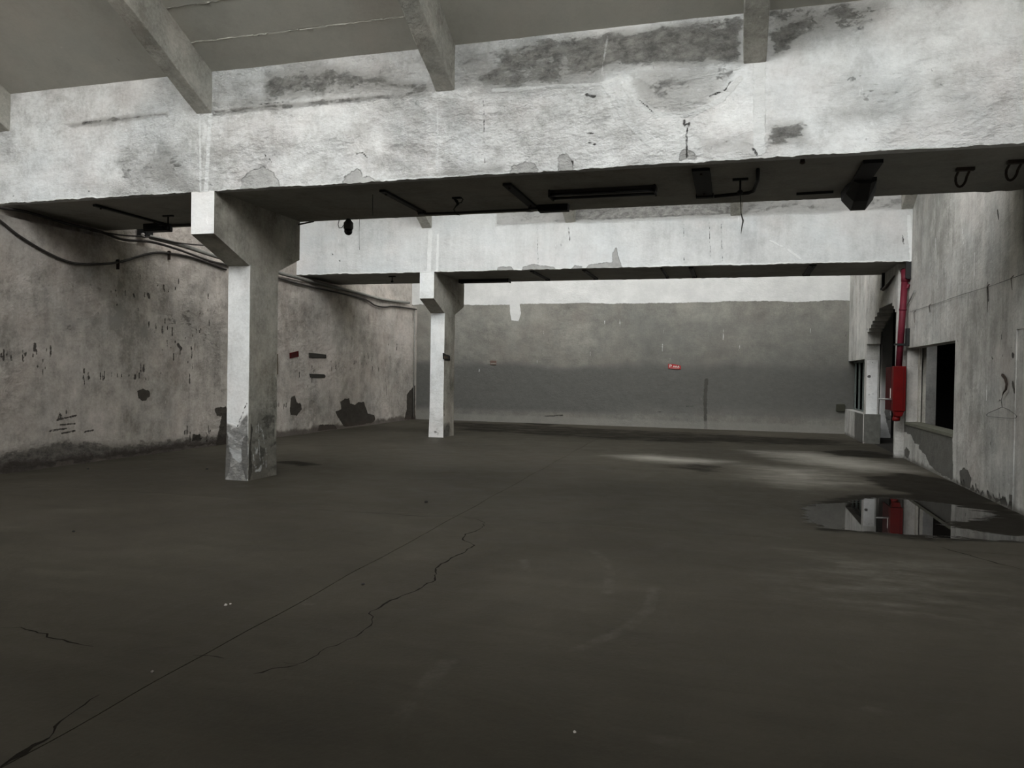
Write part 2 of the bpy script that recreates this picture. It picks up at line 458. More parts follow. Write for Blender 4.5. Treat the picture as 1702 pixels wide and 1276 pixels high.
def lin(a, b, step, extra=()):
    n = max(1, int(round((b - a) / step)))
    x = list(np.linspace(a, b, n + 1))
    for e in extra:
        i = int(np.argmin(np.abs(np.array(x) - e)))
        if 0 < i < n: x[i] = e
        elif all(abs(q - e) > 1e-6 for q in x): x.append(e)
    return np.array(sorted(x))
def F(u): return dict(peel=np.full(len(u), 1.0), rough=np.zeros(len(u)), white=np.full(len(u), 1.0), chip=np.full(len(u), 1.0))

# ================================================================== FLOOR
WETPOLY = PZ(0, [(1338, 846), (1352, 838), (1400, 836), (1450, 826), (1510, 830), (1570, 836), (1640, 850), (1655, 858), (1610, 866), (1560, 870),
                 (1620, 882), (1702, 890), (1760, 893), (1760, 903), (1702, 899), (1640, 897), (1580, 893), (1525, 889), (1470, 886), (1420, 882), (1375, 877), (1350, 866)])
FLD = dict(
    damp=[(PZ(0, p), val, fd) for p, val, fd in (
        ([(1340, 840), (1420, 824), (1560, 822), (1660, 840), (1702, 862), (1740, 900), (1620, 900), (1480, 890), (1370, 880)], 1, .5),
        ([(1440, 793), (1500, 787), (1570, 796), (1640, 820), (1650, 838), (1560, 830), (1470, 812)], 1, .45),
        ([(1110, 773), (1160, 769), (1210, 780), (1180, 786), (1130, 782)], .62, .9),
        ([(1365, 750), (1430, 748), (1490, 757), (1478, 762), (1400, 757)], 1, .5),
        ([(868, 703), (900, 701), (940, 704), (905, 707)], 1, .4),
        ([(1165, 726), (1200, 728), (1250, 733), (1215, 735)], 1, .5),
        ([(450, 768), (490, 766), (530, 772), (500, 774)], .9, .3),
        ([(690, 700), (860, 704), (1100, 716), (1400, 730), (1470, 735), (1400, 741), (1100, 735), (860, 722), (760, 716)], .55, 1.2))],
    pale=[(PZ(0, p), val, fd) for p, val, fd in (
        ([(1010, 757), (1080, 755), (1240, 768), (1160, 772), (1060, 766)], 1.3, 1.2),  # floor sheen in the second bay, put into the colour
        ([(1240, 748), (1350, 750), (1480, 768), (1530, 785), (1430, 784), (1300, 766)], 1.3, 1.6),  # brighter lit floor and sheen toward the right wall, painted
        ([(1200, 770), (1400, 775), (1480, 810), (1340, 825), (1230, 800)], .9, 2.0),  # soft lighter surround of the painted lit floor
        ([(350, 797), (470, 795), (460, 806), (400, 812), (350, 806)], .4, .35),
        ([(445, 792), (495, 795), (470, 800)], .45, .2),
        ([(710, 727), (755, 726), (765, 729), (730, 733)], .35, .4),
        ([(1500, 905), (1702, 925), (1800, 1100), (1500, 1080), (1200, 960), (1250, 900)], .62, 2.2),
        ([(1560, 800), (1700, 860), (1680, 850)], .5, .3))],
    scuff=[PZ(0, p) for p in (
        [(985, 915), (1005, 930), (1014, 955), (1010, 985)], [(1085, 975), (1080, 1010), (1040, 1045), (985, 1068), (955, 1080)],
        [(750, 1098), (715, 1130), (690, 1155), (660, 1200)], [(735, 1100), (710, 1130)], [(1090, 1228), (1140, 1234)], [(870, 930), (875, 950)],
        [(1440, 1178), (1470, 1184)], [(500, 1000), (515, 1004)])])
def floor_fields(u, v):
    a = F(u)
    a['pale'] = np.zeros(len(u)); a['damp'] = np.zeros(len(u)); a['scuff'] = np.full(len(u), 1.0)
    sdf_poly(u, v, WETPOLY, a['peel'], .5)
    for p, val, fd in FLD['damp']: soft(u, v, p, a['damp'], val, fd)
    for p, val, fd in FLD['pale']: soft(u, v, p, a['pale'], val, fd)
    for p in FLD['scuff']: sdf_line(u, v, p, .02, a['scuff'])
    return a
b = MB(); b.box(XL - .4, 7.6, YB - .3, YF + .4, -.35, -.02)
floor = struct(b.build('floor', M_SUB), 'bare grey concrete floor, cracked and wet by the right wall')
JX, G = -2.9, .0035
JY = [YB, 0.0, 8.05, 16.0, YF + .1]
def jx(y): return -2.77 - (y - 2.3) * .028
for ya, yb in zip(JY[:-1], JY[1:]):
    for side in (0, 1):
        b = MB()
        st = .5 if yb <= 0 else .06
        x0, x1 = (XL, 0) if side == 0 else (0, XR + .02)
        nu = int((abs(JX - XL) if side == 0 else 6.3) / st)
        tt = np.linspace(0, 1, nu + 1); vs = np.linspace(ya + (G if ya > YB else 0), yb - G, int((yb - ya) / st) + 1)
        T, Vv = np.meshgrid(tt, vs, indexing='ij')
        wob = .010 * np.sin(Vv * 3.1) + .014 * np.array([vnoise(q, q * 0, 2.2, 5) for q in Vv])
        JJ = jx(Vv) + wob
        Xx = XL + (JJ - G - XL) * T if side == 0 else JJ + G + (XR + .02 - JJ - G) * T
        wy = .010 * vnoise(Xx.ravel(), Vv.ravel() * 0, 2.5, 9)
        P = np.stack([Xx.ravel(), Vv.ravel() + wy, np.zeros(Xx.size)], 1)
        n_u, n_v = len(tt), len(vs); idx = np.arange(n_u * n_v).reshape(n_u, n_v)
        q = np.stack([idx[:-1, :-1], idx[1:, :-1], idx[1:, 1:], idx[:-1, 1:]], -1).reshape(-1, 4)
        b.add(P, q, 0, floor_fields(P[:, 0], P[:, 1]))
        # slab edges going down to the sub-base
        ring = list(idx[:, 0]) + list(idx[-1, 1:]) + list(idx[-2::-1, -1]) + list(idx[0, -2:0:-1])
        R = P[ring]; R2 = R.copy(); R2[:, 2] = -.02; m = len(ring)
        b.add(np.concatenate([R, R2]), [(m + i, m + (i + 1) % m, (i + 1) % m, i) for i in range(m)])
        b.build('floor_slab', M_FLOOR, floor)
# corridor floor beyond the right wall
b = MB(); b.box(XR + .02, 7.5, 9.0, YF + .3, -.02, 0.0); b.build('corridor_floor', M_SUB, floor)
# cracks: thin grime-filled ribbons
def crack(pts, w, seed):
    rs = np.random.RandomState(seed); P = []
    for (a, b_) in zip(pts[:-1], pts[1:]):
        n = max(2, int(math.hypot(b_[0] - a[0], b_[1] - a[1]) / .05))
        for k in range(n): P.append((a[0] + (b_[0] - a[0]) * k / n, a[1] + (b_[1] - a[1]) * k / n))
    P.append(pts[-1]); P = np.array(P); P[1:-1] += rs.randn(len(P) - 2, 2) * .008
    n = len(P); v = []; 
    for i in range(n):
        t = P[min(i + 1, n - 1)] - P[max(i - 1, 0)]; t = t / (np.hypot(*t) + 1e-9); nn = np.array([-t[1], t[0]])
        ww = w * (.35 + rs.rand()) * min(1, .3 + 3 * min(i, n - 1 - i) / n)
        v += [(*(P[i] + nn * ww), .0012), (*(P[i] - nn * ww), .0012)]
    b = MB(); b.add(v, [(2 * i, 2 * i + 1, 2 * i + 3, 2 * i + 2) for i in range(n - 1)])
    return b.build('crack', M_CRACK, floor)
for i, (p, w) in enumerate((
        ([(755, 857), (790, 862), (806, 869), (797, 880), (775, 888), (770, 897), (790, 906), (770, 918), (742, 932), (723, 945), (724, 962), (690, 982), (650, 998), (612, 1020), (622, 1035), (600, 1052), (570, 1068), (545, 1077), (495, 1105), (470, 1100)], .007),
        ([(495, 1105), (455, 1110), (420, 1120)], .006), ([(0, 1043), (35, 1044), (60, 1048), (80, 1058), (115, 1067), (155, 1074)], .007),
        ([(320, 1090), (350, 1088), (372, 1094)], .006),
        ([(82, 1226), (92, 1212), (100, 1200), (125, 1180), (165, 1155)], .006), ([(0, 1275), (30, 1252), (62, 1237), (82, 1226)], .018),
        ([(1560, 908), (1600, 920), (1650, 934), (1702, 947)], .008), ([(570, 850), (640, 853), (700, 858), (755, 857)], .006),
        ([(500, 846), (530, 847), (570, 850)], .004))):
    crack(PZ(0, p), w, i)

# ================================================================== LEFT WALL
LW = -10.27; ZLEDGE = 3.78
def pl(*pts): return PX(LW, pts)
L_PEEL = [pl(*p) for p in (
    [(229, 650), (238, 646), (248, 650), (250, 658), (244, 660), (243, 665), (236, 666), (230, 661)],
    [(357, 680), (362, 677), (376, 676), (384, 690), (384, 742), (358, 741), (366, 705), (368, 692), (360, 692)],
    [(484, 659), (490, 658), (493, 668), (501, 671), (501, 680), (493, 690), (484, 689), (482, 684)],
    [(560, 690), (558, 684), (567, 680), (566, 668), (572, 663), (580, 662), (582, 671), (590, 672), (596, 668), (605, 668), (608, 678), (612, 688), (622, 690), (624, 697), (618, 703), (572, 709), (566, 700)],
    [(676, 655), (690, 640), (690, 697), (672, 697), (676, 680)],
    [(320, 722), (332, 722), (335, 731), (320, 732)], [(530, 706), (556, 706), (560, 712), (528, 716)],
    )]
rsL = np.random.RandomState(4); L_CHIP = []
for cx_, cy_, w_, h_, n_ in ((230, 620, 40, 12, 16), (150, 625, 30, 10, 10), (262, 548, 20, 12, 9), (290, 585, 30, 20, 12), (200, 490, 40, 25, 8), (330, 560, 25, 60, 12), (270, 480, 40, 20, 8),
                            (20, 590, 30, 6, 8), (60, 600, 40, 25, 8), (595, 602, 12, 4, 7), (555, 608, 25, 5, 9), (510, 640, 30, 25, 6), (620, 590, 20, 25, 8), (470, 675, 10, 3, 6), (100, 695, 40, 10, 6), (330, 720, 60, 12, 12), (650, 600, 20, 40, 8)):
    for _ in range(n_):
        x_ = cx_ + rsL.randn() * w_ * .6; y_ = cy_ + rsL.randn() * h_ * .6; hh = abs(rsL.randn()) * 6 + 1.5
        L_CHIP.append((pl((x_, y_ - hh / 2), (x_, y_ + hh / 2)), .006 + rsL.rand() * .010))
L_CHIP += [(pl((296, 573), (301, 579)), .035), (pl((246, 489), (248, 494)), .03), (pl((58, 572), (58, 582)), .022), (pl((272, 474), (273, 484)), .018), (pl((222, 489), (223, 493)), .02)]
L_BIG = [pl(*p) for p in ([(255, 505), (330, 500), (370, 530), (370, 600), (300, 560), (262, 545)], [(90, 510), (150, 520), (170, 570), (110, 570)], [(35, 520), (60, 525), (58, 550), (35, 540)],
                          [(80, 440), (200, 460), (190, 500), (110, 480)], [(500, 500), (560, 520), (540, 540), (500, 530)], [(140, 565), (170, 570), (170, 575), (140, 572)])]
def left_fields(u, v):
    a = F(u)
    for p in L_PEEL: sdf_poly(u, v, p, a['peel'])
    for p, w in L_CHIP: sdf_line(u, v, p, w, a['chip'], .1)
    for p in L_BIG: soft(u, v, p, a['rough'], .5, .6)
    for p in (pl((95, 698), (128, 690)), pl((100, 706), (125, 704)), pl((82, 716), (110, 712)), pl((103, 720), (125, 716)), pl((140, 718), (155, 715))):
        sdf_line(u, v, p, .012, a['chip'], .1)
    soft(u, v, [(8.0, 0), (14.5, 0), (14.5, .25), (11, .25), (9.8, .42), (9.0, .36), (8, .25)], a['rough'], 1.0, .25)
    return a
b = MB()
# u = y, v = z ; U x V must point to +X : (0,1,0)x(0,0,1) = (1,0,0)
b.plate((LW, 0, 0), (0, 1, 0), (0, 0, 1), lin(8.0, YF + .3, .022), lin(0, ZLEDGE, .022), thick=.3, fields=left_fields, back=False)
b.plate((LW, 0, 0), (0, 1, 0), (0, 0, 1), lin(YB, 8.0, .5), lin(0, ZLEDGE, .5), thick=.3, back=False)
b.box(LW - .5, LW - .3, YB, YF + .3, 0, ZLEDGE)
b.plate((LW - .2, 0, 0), (0, 1, 0), (0, 0, 1), lin(YB, YF + .3, .5), lin(ZLEDGE - .05, 9.0, .5), thick=.3)
struct(b.build('wall_left', M_LEFT), 'long stained brownish plaster wall on the left')

# ================================================================== BACK WALL
def pb(*pts): return PY(YF, pts)
def back_fields(u, v):
    a = F(u)
    w = a['white']
    edge = 3.84 + .02 * vnoise(u, v * 0, 6, 3) + .05 * vnoise(u, v * 0, 1.1, 4)
    w[:] = np.minimum(w, edge - v)
    sdf_poly(u, v, pb((847, 505), (863, 505), (866, 520), (862, 534), (850, 532), (848, 520)), w)
    rs = np.random.RandomState(7)
    for (x, y) in ((1005, 535), (1030, 540), (1070, 540), (1101, 578), (1103, 550), (1178, 560), (1202, 555), (1347, 550), (1354, 590), (982, 585), (1115, 596), (1000, 620), (893, 606), (797, 618), (903, 555), (1230, 578)):
        hh = 2 + rs.rand() * 7; sdf_line(u, v, pb((x, y - hh), (x + rs.randn(), y + hh)), .004 + .006 * rs.rand(), w, .15)
    for (x, y) in ((757, 563), (827, 563), (910, 562), (1004, 564), (1090, 560), (933, 580), (1198, 553), (1404, 555)):
        sdf_line(u, v, pb((x - 3, y - 4), (x + 2, y + 1), (x + 1, y + 6)), .006, a['chip'], .15)
    sdf_line(u, v, pb((1174, 632), (1172, 660), (1173, 712)), .045, a['peel'], .3)
    sdf_line(u, v, pb((905, 692), (935, 690)), .02, a['chip'], .2); sdf_line(u, v, pb((1140, 675), (1168, 677)), .012, a['chip'], .2)
    sdf_line(u, v, pb((1090, 683), (1105, 686)), .012, a['chip'], .2)
    # darker painted dado, ragged upper edge
    lim = 2.06 + .14 * vnoise(u, v * 0, .9, 6) + .07 * vnoise(u, v * 0, 4, 8)
    d = np.clip((lim - v) / .30, 0, 1) * np.clip((v - .22) / .25, 0, 1)
    right = np.clip((u + 4.2) / 1.6, 0, 1)
    a['rough'] = .84 * d * (1 - .55 * right) + .42 * right * (v < edge) * np.clip((v - .3) / .5, 0, 1) * np.clip((3.8 - v) / .6, 0, 1)
    return a
b = MB()
b.plate((0, YF, 0), (1, 0, 0), (0, 0, 1), lin(-10.6, XR + .3, .04), lin(0, 5.0, .04), thick=.3, fields=back_fields, back=False)
b.plate((0, YF, 0), (1, 0, 0), (0, 0, 1), lin(-10.6, XR + .3, .5), lin(5.0, 9.0, .5), thick=.3, back=False)
struct(b.build('wall_back', M_BACK), 'far wall, white band above grey plaster')
b = MB(); b.box(LW - .5, XR + .5, YB - .3, YB, 0, 9.0); struct(b.build('wall_front', M_RIGHT))

# ================================================================== RIGHT WALL
# near part: front plane x = XR, faces -X. U=(0,-1,0), V=(0,0,1) -> U x V = (-1,0,0)
YN = 17.12
W0, W1, WZ0, WZ1 = 13.53, 16.98, .75, 2.23
def pr(*pts): return [(-a, z) for a, z in PX(XR, pts)]
R_PEEL = [pr(*p) for p in (
    [(1500, 700), (1583, 722), (1584, 798), (1560, 786), (1545, 772), (1538, 755), (1527, 745), (1528, 738), (1520, 736), (1514, 722), (1502, 716)],
    [(1595, 783), (1603, 778), (1610, 784), (1614, 795), (1612, 811), (1596, 806)],
    [(1503, 747), (1507, 743), (1512, 750), (1510, 762), (1504, 758)],
    [(1678, 822), (1688, 825), (1697, 845), (1697, 855), (1677, 850)])]
rsR = np.random.RandomState(9)
R_CHIP = [(pr((1591, 566), (1592, 567)), .015), (pr((1683, 590), (1684, 591)), .035), (pr((1642, 470), (1643, 500)), .02), (pr((1545, 510), (1546, 517)), .02), (pr((1658, 350), (1660, 363)), .022), (pr((1683, 636), (1686, 650)), .03)]
for _ in range(26):
    x_, y_ = 1520 + rsR.rand() * 175, 360 + rsR.rand() * 420; hh = 2 + rsR.rand() * 6
    R_CHIP.append((pr((x_, y_), (x_ + rsR.randn(), y_ + hh)), .004 + .007 * rsR.rand()))
for _ in range(40):
    t = rsR.rand(); R_CHIP.append((pr((1590 + t * 95, 800 + t * 40 + rsR.randn() * 4), (1592 + t * 95, 803 + t * 40)), .012 + .02 * rsR.rand()))
R_WH = [(pr((x, y), (x + rsR.randn(), y + h)), .012) for x, y, h in ((1522, 540, 30), (1520, 550, 20), (1640, 640, 25), (1555, 395, 20), (1600, 380, 25), (1620, 420, 40), (1570, 440, 20))]
def right_fields(u, v):
    a = F(u)
    for p in R_PEEL: sdf_poly(u, v, p, a['peel'])
    for p, w in R_CHIP: sdf_line(u, v, p, w, a['chip'], .12)
    for p, w in R_WH: sdf_line(u, v, p, w, a['white'], .12)
    sdf_line(u, v, pr((1687, 560), (1690, 640), (1690, 720), (1686, 790), (1682, 830)), .012, a['white'], .12)
    sdf_line(u, v, pr((1687, 740), (1686, 790), (1683, 820)), .012, a['chip'], .12)
    return a
def keepR(u, v): return ~((u > -W1) & (u < -W0) & (v > WZ0) & (v < WZ1))
b = MB()
b.plate((XR, 0, 0), (0, -1, 0), (0, 0, 1), lin(-YN, -10.82, .025, (-W1, -W0)), lin(0, 5.6, .025, (WZ0, WZ1)), keep=keepR, thick=.24, fields=right_fields)
b.plate((XR, 0, 0), (0, -1, 0), (0, 0, 1), lin(-YN, -10.82, .5), lin(5.6, 9.0, .5), thick=.24)
# next bay: a bricked-up opening set back a little, with the wall above it
b.plate((XR, 0, 0), (0, -1, 0), (0, 0, 1), lin(-10.82, -7.6, .2), lin(2.24, 9.0, .2), thick=.24)
b.plate((XR + .012, 0, 0), (0, -1, 0), (0, 0, 1), lin(-10.84, -7.6, .1), lin(0, 2.26, .1), thick=.22)
b.plate((XR, 0, 0), (0, -1, 0), (0, 0, 1), lin(-7.6, -YB, .5), lin(0, 9.0, .5), thick=.24)
wall_right = struct(b.build('wall_right', M_RIGHT), 'pale streaked plaster wall on the right with openings')
# far part with broken arch, x = XF
AY0, AY1 = 17.26, 20.78
def pf(*pts): return [(-a, z) for a, z in PX(XF, pts)]
ARCH = pf((1442, 592), (1441.5, 575), (1442, 552), (1447, 545), (1450, 537), (1455, 528), (1460, 518), (1466, 509), (1473, 505), (1480, 503), (1486, 510), (1492, 519))
ARCH = [(-AY1, 0), (-AY1, 2.1)] + ARCH[2:-1] + [(-AY0, 2.95), (-AY0, 0)]
ZL2 = 2.10
def keepF(u, v):
    d = np.full(u.size, 9.0); sdf_poly(u.ravel(), v.ravel(), ARCH, d, 5)
    inside = (d < 0).reshape(u.shape)
    win = (u > -YF - 1) & (u < -(AY1 + .27)) & (v > .66) & (v < ZL2)
    return ~(inside | win)
def far_fields(u, v):
    a = F(u)
    sdf_line(u, v, pf((1441, 545), (1443, 556)), .03, a['chip'], .1)
    sdf_line(u, v, pf((1418, 560), (1418, 575)), .012, a['chip'], .1)
    for x, y in ((1441, 475), (1445, 472), (1435, 480)): sdf_line(u, v, pf((x, y), (x, y + 2)), .015, a['chip'], .1)
    for x, y in ((1411, 540), (1410, 520), (1434, 475), (1428, 480)): sdf_line(u, v, pf((x, y), (x + 1, y + 14)), .02, a['white'], .1)
    return a
b = MB()
b.plate((XF, 0, 0), (0, -1, 0), (0, 0, 1), lin(-YF, -YN - .03, .06, (-(AY1 + .27), -AY1, -AY0)), lin(0, 5.6, .075, (.66, ZL2)), keep=keepF, thick=.30, fields=far_fields)
b.plate((XF, 0, 0), (0, -1, 0), (0, 0, 1), lin(-YF, -YN - .03, .5), lin(5.6, 9.0, .5), thick=.30)
o = b.build('far_bay', M_RIGHT, wall_right)
o['label'] = 'far bay of the wall with a broken brick arch'
b = MB()      # low parapet block in front of the far pier
def blk(u, v):
    a = F(u); return a
b.plate((3.12, 0, 0), (0, -1, 0), (0, 0, 1), lin(-YF, -20.70, .06), lin(0, .72, .06), thick=.40, fields=lambda u, v: (lambda a: (sdf_poly(u, v, [(-22.0, -.2), (-22.1, .8), (-20, .8), (-20, -.2)], a['peel']), a)[1])(F(u)))
b.build('parapet', M_RIGHT, wall_right)
b = MB()      # grey render on its near end and the whitewashed pier above
b.box(3.14, 3.50, 20.64, 20.70, .0, .73); b.build('render_patch', simple('bare_cement_render', (.105, .105, .092), .9, scale=8), wall_right)
def pierf(u, v):
    a = F(u); 
    for x, y, w in ((1444, 626, .035), (1445, 643, .012), (1450, 655, .012), (1444, 656, .012), (1446, 660, .01), (1450, 602, .012)):
        X, Z = onY(x, y, 20.76); sdf_line(u, v, [(X, Z), (X + .01, Z + .01)], w, a['chip'], .1)
    return a
b = MB(); b.plate((0, 20.76, 0), (1, 0, 0), (0, 0, 1), lin(3.19, 3.44, .03), lin(.72, 2.07, .03), thick=.03, fields=pierf)
b.build('pier_face', M_COLF, wall_right)
# stone sill and steel window post in the near opening
b = MB(); b.prism([(XR - .02, .70), (XR + .24, .70), (XR + .24, .77), (XR - .02, .755)], 1, W0 + .01, W1 - .01)
b.v[-1] = np.array([[x, y, z + .008 * math.sin(y * 9 + x * 20)] for x, y, z in b.v[-1]])
b.build('sill', simple('mossy_cement_sill', (.10, .10, .075), .9, scale=9), wall_right)
b = MB(); b.box(XR + .20, XR + .24, 16.86, 16.97, .76, 2.23); b.box(XR + .27, XR + .33, 16.9, 16.99, .6, 2.3)
b.build('frame_post', M_COLS, wall_right)
b = MB()      # far window: frame of old steel bars
for z in (.72, 2.04): b.box(XF + .14, XF + .18, AY1 + .3, YF - .02, z, z + .04)
for y in (21.4, 22.2, 22.9, 23.6): b.box(XF + .14, XF + .18, y, y + .05, .72, 2.08)
w1 = struct(b.build('window_1', M_FRAME), 'dark narrow opening with steel bars beside the far corner')

# corridor beyond the right wall
b = MB()
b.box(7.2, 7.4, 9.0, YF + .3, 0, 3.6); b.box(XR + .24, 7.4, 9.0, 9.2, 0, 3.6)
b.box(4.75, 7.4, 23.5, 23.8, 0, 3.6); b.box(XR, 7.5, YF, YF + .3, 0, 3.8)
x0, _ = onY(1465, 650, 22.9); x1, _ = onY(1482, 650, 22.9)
struct(b.build('wall_corridor', simple('corridor_painted_dark', (.012, .011, .010), .95, spec=.1)), 'unlit corridor walls beyond the openings')  # black wall colour stands in for the corridor's lack of light
b = MB(); b.plate((0, 22.9, 0), (1, 0, 0), (0, 0, 1), lin(x0, x1, .05), lin(0, 3.6, .05), thick=.25,
                  fields=lambda u, v: (lambda a: (sdf_line(u, v, [(x0 + .3, .1), (x0 + .15, .7), (x0 + .25, .95)], .06, a['peel'], .4), soft(u, v, [(x0, 0), (x1, 0), (x1, .9), (x0, 1.0)], a['rough'], .6, .3), a)[2])(F(u)))
b.build('corridor_pier', M_COLF, bpy.data.objects['wall_corridor'])
x0, _ = onY(1534, 650, 19.2); x1, _ = onY(1556, 650, 19.2)
b = MB(); b.plate((0, 19.2, 0), (1, 0, 0), (0, 0, 1), lin(x0, x1, .05), lin(0, 3.6, .05), thick=.25)
b.build('corridor_pier', M_RIGHT, bpy.data.objects['wall_corridor'])
b = MB(); b.box(XR + .24, 7.4, 9.0, YF + .3, 3.6, 3.8); b.box(XF + .28, XR + .24, YN + .05, YF + .3, 3.6, 3.8); b.build('corridor_ceiling', M_BLACK, bpy.data.objects['wall_corridor'])  # near-black ceiling, corridor darkness put into the colour

# ================================================================== BEAMS
def p1(*pts): return PY(Y1, pts)
B1_PEEL = [p1(*p) for p in (
    [(399, 316), (403, 298), (418, 284), (437, 277), (452, 285), (464, 303), (466, 312)],
    [(566, 306), (575, 291), (592, 280), (598, 281), (601, 296), (612, 291), (622, 300), (634, 302)],
    [(846, 292), (852, 276), (862, 272), (874, 269), (888, 271), (894, 279), (893, 288)],
    [(927, 286), (928, 262), (938, 253), (947, 259), (953, 266), (951, 283)],
    [(1130, 266), (1133, 252), (1142, 248), (1152, 254), (1160, 264)])]
B1_ROUGH = [(p1(*p), v, f) for p, v, f in (
    ([(1005, 55), (1100, 42), (1180, 35), (1234, 27), (1234, 104), (1160, 112), (1080, 108), (1010, 118), (930, 140), (900, 130), (960, 100)], 1.0, .25),
    ([(830, 75), (920, 62), (1010, 52), (1000, 125), (930, 142), (870, 150), (800, 153), (780, 120), (820, 105)], .85, .3),
    ([(757, 75), (850, 66), (850, 145), (757, 152)], .5, .3),
    ([(1276, 12), (1400, -5), (1480, 0), (1440, 50), (1360, 62), (1280, 98)], .85, .4),
    ([(1272, 200), (1335, 196), (1350, 240), (1272, 250)], .7, .25),
    ([(440, 120), (530, 105), (620, 118), (720, 140), (705, 158), (600, 152), (480, 168), (380, 178), (360, 172), (440, 158)], .78, .3),
    ([(355, 130), (440, 120), (440, 150), (358, 172)], .42, .3),
    ([(110, 205), (170, 196), (280, 185), (280, 191), (180, 205), (120, 211)], .8, .09),
    ([(355, 184), (440, 172), (540, 164), (640, 156), (700, 150), (700, 157), (620, 166), (520, 176), (430, 184), (356, 190)], .85, .09),
    ([(260, 240), (310, 225), (315, 318), (120, 322), (90, 300), (170, 290)], .45, .4),
    ([(640, 290), (770, 275), (840, 268), (840, 292), (640, 300)], .55, .15),
    ([(1155, 225), (1250, 215), (1262, 250), (1165, 262)], .5, .25),
    ([(1040, 118), (1232, 103), (1215, 140), (1180, 165), (1140, 190), (1085, 185), (1055, 165)], .5, .12),
    ([(410, 285), (480, 270), (560, 270), (600, 290), (470, 315), (400, 315)], .3, .3),
    ([(1450, 40), (1702, 20), (1702, 60), (1480, 80)], .3, .4),
    ([(1350, 120), (1440, 110), (1500, 130), (1600, 110), (1640, 190), (1500, 225), (1380, 230)], .42, .6))]
B1_WL = [(p1(*p), w) for p, w in (
    ([(1000, 124), (1060, 119), (1110, 117), (1117, 125), (1120, 137), (1150, 131), (1232, 113)], .007),
    ([(1010, 60), (1005, 90), (1000, 122)], .006), ([(1030, 125), (1040, 150), (1060, 175), (1085, 187)], .02),
    ([(1090, 192), (1150, 190), (1200, 165), (1230, 130)], .03), ([(1262, 100), (1262, 250)], .06), ([(1276, 182), (1370, 176)], .006),
    ([(350, 190), (346, 250), (342, 318)], .03), ([(332, 195), (333, 315)], .015), ([(700, 60), (700, 100)], .01),
    ([(820, 150), (1000, 140), (1030, 130)], .02), ([(727, 180), (727, 285)], .012), ([(1005, 140), (1040, 200), (1080, 240)], .03), ([(1110, 240), (1160, 258)], .012))]
B1_CH = [(p1(*p), w) for p, w in (
    ([(1138, 200), (1136, 210), (1146, 204), (1141, 222), (1142, 262)], .009), ([(975, 158), (988, 161)], .014), ([(972, 236), (990, 240)], .007), ([(970, 221), (990, 222)], .006),
    ([(802, 162), (804, 180), (806, 270)], .004), ([(592, 256), (603, 254), (610, 262)], .007), ([(350, 307), (352, 308)], .012), ([(146, 317), (147, 318)], .012), ([(22, 326), (23, 327)], .012),
    ([(441, 256), (442, 260)], .006), ([(448, 264), (452, 270)], .005), ([(1250, 248), (1254, 250), (1258, 258)], .012), ([(951, 268), (953, 274)], .012), ([(1060, 165), (1085, 186)], .006),
    ([(1180, 160), (1205, 150), (1215, 135)], .006), ([(140, 203), (170, 200)], .003), ([(430, 174), (470, 170)], .004), ([(690, 155), (692, 190)], .003))]
def beam1_fields(u, v):
    a = F(u)
    for p in B1_PEEL: sdf_poly(u, v, p, a['peel'])
    for p, val, fd in B1_ROUGH: soft(u, v, p, a['rough'], val, fd)
    for p, w in B1_WL: sdf_line(u, v, p, w, a['white'], .12)
    for p, w in B1_CH: sdf_line(u, v, p, w, a['chip'], .12)
    a['white'] = np.minimum(a['white'], v - ZS - .012 + .03 * vnoise(u, u * 0, 3, 77))
    return a
def p2(*pts): return PY(Y2, pts)
B2_PEEL = [p2(*p) for p in (
    [(824, 453), (828, 445), (838, 443), (850, 444), (855, 452)], [(864, 453), (870, 443), (884, 439), (900, 441), (920, 444), (934, 452)],
    [(970, 450), (978, 441), (995, 437), (1018, 436), (1018, 420), (1024, 412), (1034, 446)], [(945, 450), (955, 441), (968, 443), (966, 450)])]
def beam2_fields(u, v):
    a = F(u)
    for p in B2_PEEL: sdf_poly(u, v, p, a['peel'])
    soft(u, v, [(-5.3, 4.97), (3.4, 4.97), (3.4, 5.7), (-5.3, 5.7)], a['rough'], .62, .10)
    soft(u, v, [(-3.6, 4.97), (0.0, 4.97), (0, 5.7), (-3.6, 5.7)], a['rough'], .85, .15)
    soft(u, v, [(-9, 5.2), (-6.9, 5.2), (-6.9, 5.7), (-9, 5.7)], a['rough'], .4, .2)
    for p, w in (((893, 372), (894, 438)), .003), (((945, 378), (947, 400)), .008), (((1136, 360), (1137, 440)), .002), (((1179, 370), (1181, 440)), .003), (((1198, 360), (1201, 435)), .002), (((1500, 390), (1502, 405)), .01):
        sdf_line(u, v, p2(*p), w, a['chip'], .12)
    for p, w in (((715, 385), (712, 455)), .05), (((728, 390), (726, 450)), .03), (((1310, 415), (1330, 430)), .02), (((1280, 400), (1300, 410)), .015), (((1510, 360), (1516, 430)), .04):
        sdf_line(u, v, p2(*p), w, a['white'], .12)
    a['white'] = np.minimum(a['white'], v - ZS - .016 + .03 * vnoise(u, u * 0, 3, 78))
    sdf_line(u, v, p2((552, 422), (553, 423)), .014, a['chip'], .1); sdf_line(u, v, p2((564, 433), (565, 434)), .012, a['chip'], .1)
    return a
